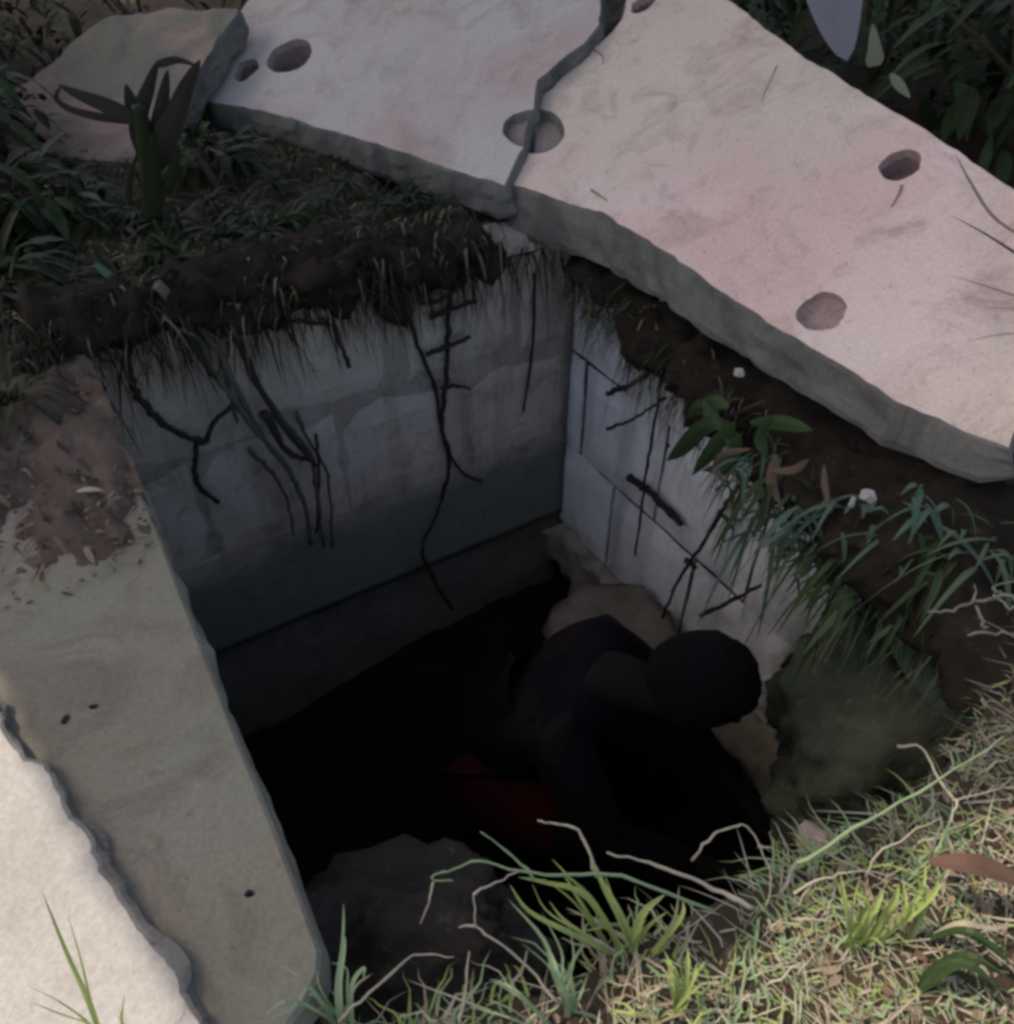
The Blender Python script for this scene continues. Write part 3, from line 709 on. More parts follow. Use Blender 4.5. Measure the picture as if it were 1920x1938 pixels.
root_thing('thin dark strands added for root shadows, square corner on the back wall', [(bk(.03, (440, 612), (540, 608), (630, 616)), .006, .005), (bk(.03, (630, 616), (648, 660), (662, 694)), .005, .006), (bk(.03, (590, 530), (625, 590), (650, 660)), .004, .003)], M['root'])  # dark tubes standing in for shadows of roots on the wall
root_thing('long thin root down the right wall', [(rt(.05, (1262, 640), (1252, 720), (1240, 800), (1226, 880), (1212, 980), (1202, 1050)), .006, .004), (rt(.05, (1150, 745), (1196, 728), (1236, 700)), .009, .006), (rt(.05, (1150, 812), (1206, 790), (1260, 752)), .005, .004)], M['root'])
root_thing('short thick dark root lying along a joint of the right wall', [(rt(.03, (1192, 905), (1230, 930), (1262, 962), (1290, 992)), .013, .010)], M['root'])
root_thing('crooked dark twig leaning over the white blocks of the right wall', [(rt(.08, (1400, 920), (1372, 960), (1330, 1030), (1290, 1090), (1262, 1150), (1236, 1215)), .007, .004), (rt(.08, (1362, 965), (1388, 1000)), .007, .004), (rt(.08, (1298, 1060), (1318, 1075)), .009, .006)], M['root'])
root_thing('short dark twig above the bowed head', [(rt(.07, (1328, 1164), (1380, 1140), (1440, 1108)), .007, .005)], M['root'])
root_thing('dark twig arching over the algae stained part of the right wall', [(rt(.10, (1480, 1260), (1530, 1215), (1590, 1190), (1680, 1178), (1740, 1190)), .008, .005), (rt(.10, (1500, 1255), (1580, 1215)), .005, .004)], M['root'])
def ladder_fill(): pass

# ------------------------------------------------------------------ plants
def plant(name, label, cat, base, blades, mat, stem=None, group=None, face=None):
    """blades: list of (points, width, shape)"""
    root = empty(name, tuple(base)); tag(root, label, cat, group)
    for pts, w, shp in blades:
        mb = MB(); mb.blade(spline(pts, 4), w, None, 0, shp, .15, face); adopt(mb.build('leaf', mat), root)
    if stem:
        mb = MB(); mb.tube(spline(stem[0], 5), stem[1], stem[2]); adopt(mb.build('stem', stem[3], None, True), root)
    return root
def arc(b, d, L, droop, n=4):
    """points of a drooping blade from b along d"""
    d = V3(d).normalized(); return [b + d * L * t - V3((0, 0, 1)) * droop * L * t * t for t in [i / n for i in range(n + 1)]]
def tuft(base, n, L, w, spread, droop, dirn=None, bias=.5):
    out = []
    for _ in range(n):
        a = random.uniform(0, 2 * math.pi); d = V3((math.cos(a) * spread, math.sin(a) * spread, 1))
        if dirn: d += V3(dirn) * bias
        b = base + V3((random.uniform(-1, 1), random.uniform(-1, 1), 0)) * .02
        out.append((arc(b, d, L * random.uniform(.55, 1.1), droop * random.uniform(.5, 1.3)), w * random.uniform(.6, 1.2), 'grass'))
    return out
# dark plant with folded blades standing in front of the far slab
vp = V3((0, -1, 0.0))
def on_y(px, py, y): return on_plane(px, py, V3((0, y, 0)), V3((0, 1, 0)))
Y0 = 2.02
plant('folded_plant', 'dark plant with a thick green stem and folded black leaves before the far slab', 'plant', on_y(285, 400, Y0),
      [([on_y(*p, Y0 + .02 * (k_ % 3)) for p in q], w, 'grass') for k_, (q, w) in enumerate((
          ([(262, 230), (200, 200), (150, 180), (108, 160)], .045), ([(255, 232), (190, 222), (140, 210), (110, 192), (108, 176), (116, 164)], .022),
          ([(275, 300), (262, 230), (280, 170), (300, 112)], .055), ([(290, 290), (330, 220), (355, 160), (380, 112)], .06), ([(296, 124), (335, 114), (376, 126)], .022), ([(268, 260), (250, 200), (238, 158)], .05),
          ([(285, 330), (320, 250), (345, 190), (362, 140)], .065), ([(285, 320), (300, 240), (310, 180), (318, 130)], .05)))],
      M['root'], ([on_y(288, 420, Y0), on_y(286, 340, Y0), on_y(272, 250, Y0), on_y(262, 200, Y0)], .028, .016, M['dark_leaf']), None, CO)
plant('short_plant', 'stub of a broad green stem with a pale leaf beside the folded plant', 'plant', on_y(300, 400, Y0 - .05),
      [([on_y(*p, Y0 - .05) for p in q], w, 'grass') for q, w in (([(296, 410), (292, 350), (288, 290), (290, 250)], .055), ([(318, 360), (330, 315), (340, 272)], .035), ([(246, 390), (246, 340), (266, 270)], .018))], M['dark_leaf'], None, None, CO)
# hanging grass over the back left corner
k = 0
for (px, py, n_, L_) in ((40, 520, 16, .34), (130, 560, 14, .26), (210, 540, 14, .26), (330, 500, 12, .22), (430, 450, 12, .20), (60, 640, 12, .2), (540, 420, 8, .16), (20, 760, 10, .2), (230, 430, 12, .24), (100, 430, 12, .28)):
    b = on_z(px, py, .07)
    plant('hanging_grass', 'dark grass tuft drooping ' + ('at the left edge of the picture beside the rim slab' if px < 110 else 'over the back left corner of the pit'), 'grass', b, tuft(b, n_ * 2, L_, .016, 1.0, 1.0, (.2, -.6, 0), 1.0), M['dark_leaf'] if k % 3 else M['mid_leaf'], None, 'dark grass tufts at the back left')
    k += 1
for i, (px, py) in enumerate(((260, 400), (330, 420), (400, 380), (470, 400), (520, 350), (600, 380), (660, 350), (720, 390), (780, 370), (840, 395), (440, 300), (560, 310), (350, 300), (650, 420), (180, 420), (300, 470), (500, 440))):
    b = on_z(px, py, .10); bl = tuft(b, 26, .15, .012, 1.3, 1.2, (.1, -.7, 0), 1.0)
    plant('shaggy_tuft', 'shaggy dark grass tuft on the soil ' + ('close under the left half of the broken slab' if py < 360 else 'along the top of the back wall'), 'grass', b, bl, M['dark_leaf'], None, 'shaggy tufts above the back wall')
plant('drooping_blade', 'long pale green blade leaning down over the back left wall', 'grass', on_y(180, 500, 1.55), [([on_y(180, 500, 1.6), on_y(250, 560, 1.57), on_y(310, 610, 1.55), on_y(380, 640, 1.5)], .03, 'grass')], M['glauc_leaf'])
# right wall sprigs
plant('leafy_sprig', 'green leafy sprig hanging beneath the pink slab over the right wall', 'plant', on_right(1400, 780, .16),
      [(rt(.24, *q), w, 'leaf') for q, w in (([(1370, 800), (1330, 810), (1290, 850), (1262, 872)], .04), ([(1360, 790), (1330, 770), (1300, 790)], .035), ([(1390, 800), (1350, 850), (1310, 900)], .035), ([(1380, 770), (1350, 760), (1316, 770)], .03),
       ([(1420, 800), (1480, 800), (1540, 815)], .03), ([(1400, 820), (1380, 880), (1330, 890)], .035), ([(1350, 790), (1380, 820), (1400, 870)], .03), ([(1460, 790), (1440, 830), (1452, 870)], .025))],
      M['mid_leaf'], (rt(.2, (1450, 760), (1400, 780), (1350, 800)), .006, .004, M['root']), None, CO)
plant('dry_leaf_sprig', 'withered brown and pale leaves beside the green sprig', 'plant', on_right(1480, 850, .15),
      [(rt(.26, *q), w, 'leaf') for q, w in (([(1420, 850), (1370, 860), (1356, 890), (1380, 920)], .018), ([(1470, 860), (1460, 910), (1480, 960)], .02), ([(1530, 870), (1500, 890), (1450, 890)], .016), ([(1560, 880), (1562, 920), (1570, 960)], .012), ([(1440, 920), (1450, 960), (1430, 1000)], .016))], M['brown_litter'], None, None, CO)
for (px, py, n_) in ((1600, 1040, 13), (1660, 1060, 12), (1540, 1060, 10), (1710, 1100, 10), (1490, 1000, 8), (1780, 1050, 10), (1760, 960, 8), (1860, 1040, 8), (1620, 960, 8), (1580, 1090, 12), (1640, 1120, 12), (1700, 1020, 10), (1460, 930, 8), (1540, 970, 10), (1750, 1150, 10), (1430, 860, 9), (1480, 900, 9), (1520, 1020, 10), (1450, 985, 9), (1400, 900, 7), (1820, 1120, 10), (1880, 1180, 9)):
    b = on_right(px, py, .22)
    bl = []
    for _ in range(int(n_ * 1.9)):
        d = V3((random.uniform(-.9, .6), random.uniform(-1.0, .3), random.uniform(-.3, .6))); bl.append((arc(b + V3((random.uniform(-.04, .04), random.uniform(-.04, .04), random.uniform(-.03, .03))), d, random.uniform(.03, .15) * random.uniform(.6, 1.1), random.uniform(.4, 1.9)), random.uniform(.003, .016), random.choice(['grass', 'grass', 'leaf'])))
    plant('wall_grass', 'bluish green grass tuft hanging over the right wall ' + ('under the middle of the slab' if px < 1560 else 'right of the leafy sprig' if px < 1680 else 'under the right end of the slab'), 'grass', b, bl, random.choice([M['glauc_leaf'], M['wall_leaf'], M['mid_leaf']]), None, 'grass tufts on the right wall')
plant('broad_blade', 'broad grey green leaf sloping down across the algae stained wall', 'plant', on_right(1640, 1080, .2), [(rt(.2, (1640, 1100), (1690, 1180), (1740, 1270), (1800, 1340), (1830, 1380)), .05, 'leaf')], M['glauc_leaf'], None, None, CO)

# fine roots and dead grass matted over the overhanging soil
mb = MB()
def fibre(p, L, lean, w, mi):
    d = V3((lean[0] + random.gauss(0, .5), lean[1] + random.gauss(0, .5), random.uniform(-.2, .6))); mb.blade(arc(p, d, L, random.uniform(.8, 2.2), 4), w, None, mi)
for _ in range(2600):
    v = random.uniform(-.15, 1.08); c_ = fbm((v, 2.2, 0), 5, 3)
    if c_ < random.uniform(-.25, .3): continue
    o = random.gauss(.06, .04); p = uvz(U_BACK - o, v, random.uniform(-.03, .13) - .05 * max(0, v - .6)); fibre(p, random.uniform(.02, .10) + .10 * max(0, c_) * random.random(), (.15, -.3), random.uniform(.001, .004), random.choice([0, 0, 0, 1, 2]))
for _ in range(2600):
    v = random.uniform(-.15, .95); a_ = random.uniform(-.6, 3.3)
    if fbm((v, a_ * .3, 4), 5, 3) < random.uniform(-.3, .3): continue
    p = uvz(U_BACK - .04 - .085 * math.cos(a_), v, .07 + .075 * math.sin(a_)); fibre(p, random.uniform(.012, .06), (.0, -.3), random.uniform(.002, .007), random.choice([0, 0, 1, 1, 2, 4]))
for _ in range(2600):
    u = random.uniform(.2, 1.75); k_ = (1.78 - u) / 1.5; p = uvz(u, V_RIGHT - random.uniform(.02, .10 + .16 * k_), -.04 - random.uniform(.0, .10 + .2 * k_)); fibre(p, random.uniform(.02, .10), (-.3, -.25), random.uniform(.0015, .005), random.choice([0, 0, 1, 2, 2, 3, 4]))
for _ in range(26000):
    x = random.uniform(-1.7, .2); y = random.uniform(1.2, 3.2)
    if UD.x * x + UD.y * y < U_BACK and VD.x * x + VD.y * y > -.42: continue
    if edge_dist(x, y) > .12: continue
    fibre(V3((x, y, ground_z(x, y))), random.uniform(.03, .13), (0, -.3), random.uniform(.003, .010), random.choice([0, 0, 1, 1, 1, 1, 2, 4]))
tag(mb.build('matted_roots', [M['root'], M['dark_leaf'], M['litter'], M['glauc_leaf'], M['mid_leaf']]), 'fine roots and dead grass matted over the soil along the pit edge', None, None, 'stuff')

# undergrowth behind the slabs
def bush(base, rad, hgt, n, mats, label, group, leaf_l=.11, leaf_w=.035, name='shrub'):
    root = empty(name, tuple(base)); tag(root, label, 'shrub', group)
    mb = MB()
    for _ in range(n):
        a = random.uniform(0, 6.283); r = rad * math.sqrt(random.random()); h = hgt * random.random() ** .8
        p = base + V3((math.cos(a) * r, math.sin(a) * r, h)); d = V3((math.cos(a) + random.uniform(-1, 1), math.sin(a) + random.uniform(-1, 1), random.uniform(-.5, .9)))
        mb.blade(arc(p, d, leaf_l * random.uniform(.6, 1.5), random.uniform(.2, .9), 3), leaf_w * random.uniform(.6, 1.4), None, random.choice(range(len(mats))), 'leaf')
    adopt(mb.build('foliage', mats), root)
    mb = MB()
    for _ in range(6):
        a = random.uniform(0, 6.283); mb.tube([base + V3((0, 0, -.05)), base + V3((math.cos(a) * rad * .3, math.sin(a) * rad * .3, hgt * .5)), base + V3((math.cos(a) * rad * .6, math.sin(a) * rad * .6, hgt * .9))], .008, .003, 5)
    adopt(mb.build('stems', M['bark']), root)
    return root
for (x, y, r_, h_, n_) in ((1.25, 2.05, .32, .45, 260), (1.75, 1.75, .4, .5, 300), (1.1, 2.6, .45, .6, 320), (1.8, 2.5, .5, .6, 360), (2.4, 2.2, .5, .6, 320), (.55, 3.1, .45, .5, 300), (1.4, 3.3, .6, .7, 400), (2.3, 3.2, .6, .7, 380), (1.5, 1.3, .3, .35, 220), (3.0, 3.9, .8, .8, 420), (1.6, 4.4, .8, .8, 420), (.4, 4.3, .7, .7, 400)):
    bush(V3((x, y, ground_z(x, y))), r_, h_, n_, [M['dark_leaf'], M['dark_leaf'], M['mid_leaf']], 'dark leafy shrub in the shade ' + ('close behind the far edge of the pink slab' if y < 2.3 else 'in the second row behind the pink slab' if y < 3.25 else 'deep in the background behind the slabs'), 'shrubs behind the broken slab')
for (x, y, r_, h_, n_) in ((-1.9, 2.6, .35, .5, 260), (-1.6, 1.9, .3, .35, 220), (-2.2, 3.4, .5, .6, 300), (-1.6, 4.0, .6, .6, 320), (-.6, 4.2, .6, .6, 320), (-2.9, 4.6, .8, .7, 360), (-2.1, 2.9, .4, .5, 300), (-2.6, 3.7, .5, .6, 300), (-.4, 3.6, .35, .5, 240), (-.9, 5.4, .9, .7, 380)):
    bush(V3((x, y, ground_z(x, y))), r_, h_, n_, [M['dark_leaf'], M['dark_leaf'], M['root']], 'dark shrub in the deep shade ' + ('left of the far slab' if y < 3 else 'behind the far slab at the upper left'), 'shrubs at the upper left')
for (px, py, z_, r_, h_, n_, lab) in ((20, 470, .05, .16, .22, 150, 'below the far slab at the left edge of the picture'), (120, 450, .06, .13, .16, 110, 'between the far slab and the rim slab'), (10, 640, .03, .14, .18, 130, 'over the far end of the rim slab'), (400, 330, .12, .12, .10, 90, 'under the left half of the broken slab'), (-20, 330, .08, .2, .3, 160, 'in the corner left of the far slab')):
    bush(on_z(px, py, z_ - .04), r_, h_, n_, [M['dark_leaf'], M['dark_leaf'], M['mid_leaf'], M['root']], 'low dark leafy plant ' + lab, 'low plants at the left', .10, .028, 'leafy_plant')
plant('pale_leaf_plant', 'pointed leaf with painted lilac sky sheen hanging in the dark shrubs at the upper right', 'plant', on_y(1580, 20, 1.9), [([on_y(1578, -110, 1.9), on_y(1580, -30, 1.88), on_y(1592, 50, 1.86), on_y(1604, 116, 1.85)], .145, 'grass')], M['sheen_leaf'], ([on_y(1578, -110, 1.9), on_y(1590, -150, 2.0) , V3((1.35, 2.1, .3)), V3((1.3, 2.15, .0))], .006, .008, M['bark']), None, CO)
plant('pale_leaf_plant', 'small pale green upright leaf right of the pointed sheen leaf', 'plant', on_y(1655, 120, 1.85), [([on_y(1656, 126, 1.85), on_y(1656, 96, 1.85), on_y(1652, 44, 1.86)], .042, 'grass')], M['pale_green'], None, None, CO)
plant('pale_leaf_plant', 'tiny pale leaf at the far edge of the pink slab', 'plant', on_y(1700, 160, 1.7), [([on_y(1686, 140, 1.7), on_y(1702, 160, 1.69), on_y(1724, 186, 1.68)], .018, 'leaf')], M['pale_green'], None, None, CO)
# blades drooping onto the right end of the slab
for i, q in enumerate((((1990, 520), (1920, 478), (1860, 440), (1800, 408)), ((2000, 480), (1890, 420), (1840, 350), (1808, 290)), ((1990, 580), (1920, 560), (1860, 540), (1796, 520)), ((1990, 640), (1920, 632), (1860, 640), (1816, 652)), ((1990, 590), (1930, 585), (1850, 583)))):
    pts = [on_plane(x, y, FR_R[0] + FR_R[3] * (.10 - .06 * j_ / 3), FR_R[3]) for j_, (x, y) in enumerate(q)]
    plant('slab_grass', 'thin dark grass blade arching over the right end of the pink slab', 'grass', pts[0], [(pts, .012, 'grass')], M['dark_leaf'] if i == 0 else M['litter'], None, 'blades over the right end of the slab')

# ------------------------------------------------------------------ small debris
def stone(name, label, c, r, mat, cat='stone', group=None, sq=(1, 1, .7), sub=3, lim=.75):
    bm = bmesh.new(); bmesh.ops.create_icosphere(bm, subdivisions=sub, radius=1); s = random.uniform(0, 50)
    for v in bm.verts:
        p = v.co.copy(); k = 1 + .35 * fbm((p.x + s, p.y, p.z), 1.3, 4); k += .10 * fbm((p.x * 3 + s, p.y * 3, p.z * 3), 1.5, 3) + (.05 * fbm((p.x + s, p.y, p.z), 14, 3) if sub > 4 else 0); p = V3((max(-lim, min(lim, p.x)), max(-lim, min(lim, p.y)), max(-lim, min(lim, p.z))))
        v.co = c + V3((p.x * sq[0], p.y * sq[1], p.z * sq[2])) * r * k
    me = bpy.data.meshes.new(name); bm.to_mesh(me); bm.free(); me.materials.append(mat)
    me.polygons.foreach_set('use_smooth', [True] * len(me.polygons))
    o = bpy.data.objects.new(name, me); col.objects.link(o); tag(o, label, cat, group); return o
stone('rock_lump', 'pale tan rounded rock just behind the bowed person', on_right(1150, 1190, .20), .19, M['tan_rock'], 'rock', None, (1.25, .9, .62))
stone('mossy_boulder', 'big rounded grey green boulder leaning at the near end of the right wall', on_right(1665, 1400, .13), .29, M['moss'], 'boulder', None, (.9, .85, .95), 5, .93)
stone('block_fragment', 'pale broken bit of block on the right wall beside the head', on_right(1470, 1295, .05), .05, M['wall_right_pale'], 'fragment', None, (1.0, .5, 1.0))
stone('pebble', 'white pebble in the soil under the right end of the slab', on_right(1644, 938, .33), .013, M['pale'], 'pebble')
stone('pebble', 'thin white chip beside the white pebble under the slab', on_right(1614, 950, .33), .012, M['pale'], 'pebble', None, (.35, .35, 1.2))
stone('pebble', 'round pale pebble under the edge of the slab at the top of the right wall', on_right(1400, 705, .24), .011, M['pale'], 'pebble')
stone('pebble', 'pale pebble at the top of the back wall', on_back(440, 585, .09), .024, M['far_slab'], 'pebble', None, (1.3, .8, 1))
stone('pebble', 'pale pebble on the soil below the far slab', on_z(95, 362, .07), .022, M['pale'], 'pebble', None, (1.5, 1, .8))
stone('rubble_mound', 'rough brown mound of earth and rubble at the near end of the rim slab', on_z(740, 1870, -.42), .20, M['mound'], 'rubble', None, (1.25, .8, .8), 5, .95)
stone('rubble', 'small grey stone at the right front edge of the pit', on_z(1540, 1590, -.05), .022, M['far_slab'], 'rubble')
# forked twig at the right
mb = MB()
tz = .05
for q, r0, r1 in (([(1960, 1150), (1900, 1128), (1850, 1140), (1800, 1155), (1752, 1158)], .005, .003), ([(1900, 1128), (1880, 1112), (1930, 1100)], .004, .002), ([(1846, 1140), (1846, 1105)], .003, .002), ([(1850, 1145), (1862, 1180), (1866, 1196)], .004, .002), ([(1960, 1195), (1900, 1198), (1832, 1200)], .004, .003), ([(1880, 1126), (1910, 1150), (1960, 1156)], .004, .003)):
    mb.tube([p + V3((random.gauss(0, 1), random.gauss(0, 1), random.gauss(0, 1))) * .002 for p in spline([on_z(x, y, tz) for x, y in q], 5)], r0 * .6, r1 * .5, 6, 0, .35)
tag(mb.build('forked_twig', M['twig'], None, True), 'pale forked twig sticking out over the right edge of the pit', 'twig')
# dry leaves and litter on the far end of the rim slab
for i, (x, y, a, l, w, mt) in enumerate(((120, 760, .9, .08, .035, 'litter'), (150, 800, .5, .07, .02, 'straw'), (145, 930, .1, .045, .014, 'straw'), (100, 1015, -.8, .06, .010, 'brown_litter'), (160, 1035, -.9, .05, .010, 'litter'), (30, 850, 1.4, .09, .016, 'glauc_leaf'), (20, 960, 2.5, .07, .012, 'brown_litter'), (60, 720, .9, .08, .02, 'pale_green'))):
    b = on_z(x, y, .03); d = V3((math.cos(a), math.sin(a), .25)); mb = MB(); mb.blade(arc(b, d, l, .3), w, None, 0, 'leaf')
    tag(mb.build('fallen_leaf', M[mt]), {'glauc_leaf': 'bluish green', 'pale_green': 'pale green', 'straw': 'yellowish', 'litter': 'tan', 'brown_litter': 'dark brown'}[mt] + ' dry fallen leaf in the dirt on the far end of the rim slab', 'leaf', 'fallen leaves on the rim slab')
# dirt patch on the rim slab
mbp = []; vs = []; fs = []; n = 40
for j in range(n + 1):
    for i in range(n + 1):
        p = uvz(.92 + .95 * j / n, -.46 + .46 * i / n); t = j / n
        h = -.050 + .076 * min(1, t * 1.9) + .03 * t + .020 * min(1, max(0, (i / n - .2) * 1.6)) - .014 + .034 * fbm((p.x, p.y, 1.1), 9, 5) + .018 * fbm((p.x, p.y, 4), 34, 3)
        vs.append(V3((p.x, p.y, h)))
for j in range(n):
    for i in range(n): fs.append([j * (n + 1) + i, (j + 1) * (n + 1) + i, (j + 1) * (n + 1) + i + 1, j * (n + 1) + i + 1][::-1])
M['dirt'] = soil('reddish_dirt', (0.15, 0.112, 0.10), (0.10, 0.074, 0.065), (0.21, 0.17, 0.155))
tag(mesh_obj('dirt_patch', vs, fs, M['dirt'], None, True), 'loose reddish dirt spread over the far end of the rim slab', None, None, 'stuff')

mb = MB()
for _ in range(1000):
    u = 1.85 - .80 * random.random() ** 1.1; p = uvz(u, -.01 - .44 * random.random() ** 1.3, .004 + .035 * min(1, max(0, u - 1.1) * 3)); a = random.uniform(0, 6.283); r = random.uniform(.0015, .006)
    if random.random() < .55:
        c8 = [p + V3((math.cos(a + q * 1.257) * r * random.uniform(.6, 1.2), math.sin(a + q * 1.257) * r * random.uniform(.6, 1.2), 0)) for q in range(5)]; t_ = p + V3((0, 0, r))
        mb.add(c8 + [t_], [[q, (q + 1) % 5, 5] for q in range(5)], random.choice([0, 0, 1]))
    else: mb.blade(arc(p, V3((math.cos(a), math.sin(a), random.uniform(0, .5))), random.uniform(.01, .05), .5), random.uniform(.0015, .008), None, random.choice([2, 2, 3, 4]))
tag(mb.build('dirt_crumbs', [M['dirt'], M['soil'], M['litter'], M['brown_litter'], M['dark_leaf']]), 'crumbs of earth and bits of dead leaf on the far end of the rim slab', None, None, 'stuff')

# ------------------------------------------------------------------ grass in front, in the sun
def in_front(x, y):
    return not inside((x, y), PIT2) and not inside((x, y), strip)
mb = MB(); mats = [M['grass'], M['grass_blue'], M['straw'], M['litter']]
cnt = 0
while cnt < 11000:
    x = random.uniform(-.30, 1.05); y = random.uniform(.02, 1.0)
    if not in_front(x, y) or y > .42 + .62 * max(0, x - .25): continue
    patch = fbm((x, y, 3), 7, 3)
    if patch < random.uniform(-.35, .2): continue
    edge = max(0.0, 1 - abs(y - (.29 + .27 * max(0, x))) / .10)
    dry = max(0.0, min(1.0, (x - .42) / .2))
    b = V3((x, y, ground_z(x, y) - .005)); L = random.uniform(.02, .075) + .06 * edge * random.random()
    d = V3((random.gauss(-.1, .8), random.gauss(.25, .8), random.uniform(.3, 1.1)))
    g = fbm((x, y, 8), 6, 3); mi = random.choices([0, 1, 2, 3], [(1.5 + 2.5 * max(0, g)) * (1 - .7 * dry), (2.6 + 2 * max(0, -g)) * (1 - .7 * dry), 1.2, .25 + .6 * dry])[0]
    mb.blade([q + V3((random.gauss(0, 1), random.gauss(0, 1), random.gauss(0, .6))) * .0025 for q in arc(b, d, L, random.uniform(.2, 1.5), 5)], random.uniform(.0015, .0048), None, mi); cnt += 1
tag(mb.build('grass', mats), 'short sunlit mixed green and dry grass along the front of the pit', None, None, 'stuff')
mb = MB(); cnt = 0
while cnt < 3600:
    x = random.uniform(-.3, 1.3); y = random.uniform(.02, 1.2)
    if not in_front(x, y): continue
    b = V3((x, y, ground_z(x, y) + random.uniform(.0, .012))); a = random.uniform(0, 6.283); d = V3((math.cos(a), math.sin(a), random.uniform(-.05, .25)))
    if random.random() < .8: mb.blade(arc(b, d, random.uniform(.02, .10), random.uniform(-.1, .35), 4), random.uniform(.001, .003), None, random.choice([0, 0, 1]))
    else: mb.blade(arc(b, d, random.uniform(.008, .022), random.uniform(-.3, .4), 4), random.uniform(.004, .010), None, random.choice([1, 1, 2]), 'leaf')
    cnt += 1
tag(mb.build('straw_litter', [M['straw'], M['litter'], M['brown_litter']]), 'dry straw and dead leaf litter on the ground at the front', None, None, 'stuff')

M['red_leaf'] = leaf('reddish_dead_leaf', (0.125, 0.07, 0.058), (0.07, 0.045, 0.037), 0.15, 0.9, 40)
mb = MB(); mb.blade(spline([on_z(1760, 1632, .03), on_z(1830, 1640, .045), on_z(1890, 1655, .04), on_z(1960, 1690, .03)], 5), .026, None, 0, 'leaf', .6)
tag(mb.build('dead_leaf', M['red_leaf']), 'reddish brown dead leaf lying at the right edge above the front grass', 'leaf')
# stout grass shoots and long dry stalks
def z_px(pts): return [on_z(x, y, z) for x, y, z in pts]
def stalk(label, polys, mat, w=.0036, group='long stalks over the front edge of the pit'):
    mb = MB()
    for pts, k in polys: mb.tube([p + V3((random.gauss(0, 1), random.gauss(0, 1), random.gauss(0, 1))) * .0008 for p in spline(z_px(pts), 4)], w * .55 * k, w * .22 * k, 5, 0, .3)
    tag(mb.build('grass_stalk', mat, None, True), label, 'stalk', group)
stalk('dry stalk bent like a hook at the left of the front grass', [([(1350, 1720, .02), (1180, 1660, .05), (1080, 1655, .06), (985, 1650, .06), (905, 1628, .06), (860, 1645, .055), (822, 1655, .05), (826, 1668, .05), (856, 1668, .05)], 1)], M['grass_blue'])
stalk('thin dry stem hanging from the hooked stalk', [([(822, 1668, .05), (812, 1710, .04), (796, 1745, .03)], .7)], M['straw'])
stalk('bent pale stalk reaching furthest over the dark pit', [([(1130, 1660, .05), (1120, 1620, .06), (1095, 1570, .07), (1050, 1558, .07), (1018, 1552, .07)], 1.1)], M['straw'])
stalk('thick long dry stalk lying across the right of the front grass', [([(1430, 1720, .02), (1370, 1690, .04), (1290, 1655, .05), (1230, 1632, .05), (1150, 1615, .055)], 1.5)], M['straw'])
stalk('long straight stalk slanting up to the right edge of the picture', [([(1510, 1635, .04), (1590, 1585, .06), (1700, 1520, .08), (1780, 1475, .09), (1900, 1395, .1)], 1.2)], M['grass_blue'])
stalk('short twig with a bent end crossing the long straight stalk', [([(1700, 1412, .09), (1745, 1415, .09), (1770, 1460, .08), (1800, 1505, .07), (1815, 1512, .07), (1900, 1490, .07)], 1.0), ([(1815, 1512, .07), (1795, 1560, .05)], .9)], M['straw'])
stalk('thin arching stalk over the pit left of the rubble stone', [([(1310, 1630, .03), (1340, 1590, .06), (1375, 1568, .07), (1415, 1566, .07), (1440, 1605, .06), (1460, 1665, .03), (1450, 1720, .0)], .8), ([(1436, 1600, .06), (1462, 1604, .06)], .8)], M['straw'])
stalk('dry stalk slanting across the lower left of the front grass', [([(640, 1930, .0), (700, 1880, .02), (770, 1815, .03), (800, 1806, .03), (860, 1812, .03)], .9)], M['straw'])
stalk('crooked stalk with a kink left of the bright grass', [([(1060, 1900, .0), (1000, 1830, .03), (940, 1780, .05), (902, 1750, .055), (898, 1690, .06)], .9), ([(902, 1752, .055), (868, 1754, .055)], .9), ([(898, 1690, .06), (940, 1670, .06), (990, 1645, .06)], .8)], M['straw'])
stalk('upright pale stem near the bottom of the picture', [([(870, 1938, .0), (880, 1880, .02), (888, 1800, .05)], 1.1)], M['straw'])
stalk('thin stalk curving up from the right front grass', [([(1640, 1660, .01), (1660, 1620, .04), (1720, 1580, .06), (1780, 1545, .07)], .8)], M['straw'])
stalk('short pale stem standing at the right edge of the pit', [([(1760, 1630, .01), (1772, 1590, .05), (1785, 1548, .07)], 1.0)], M['twig'])
stalk('slanting stem crossing beneath the long thick stalk', [([(1500, 1690, .02), (1540, 1670, .03), (1590, 1655, .04), (1640, 1645, .04)], .9)], M['straw'])
stalk('dark green stem pointing into the pit from the grass', [([(1010, 1660, .05), (960, 1610, .06), (908, 1572, .07)], .9)], M['grass_blue'])
def shoot(label, base, blades, mat, group='grass shoots at the front'):
    b = on_z(*base); root = empty('grass_shoot', tuple(b)); tag(root, label, 'grass', group)
    for pts, w in blades:
        P_ = z_px(pts); P_[0].z = ground_z(P_[0].x, P_[0].y) if P_[0].z < .04 else P_[0].z; L_ = (P_[-1] - P_[0]).length
        for q in range(4):
            k_ = 1.0 if q == 0 else random.uniform(.35, .95); J = V3((random.gauss(0, .16), random.gauss(0, .16), random.gauss(0, .12))) * L_ * (0 if q == 0 else 1)
            pp = [P_[0] + (p - P_[0]) * k_ + J * (i / (len(P_) - 1)) ** 1.5 + V3((random.gauss(0, 1), random.gauss(0, 1), random.gauss(0, 1))) * .0015 for i, p in enumerate(P_)]
            m_ = MB(); m_.blade(spline(pp, 4), w * (.55 if q == 0 else random.uniform(.2, .42)), None, 0, 'grass', .5); adopt(m_.build('blade', mat if q < 3 else M['straw'] if random.random() < .3 else mat), root)
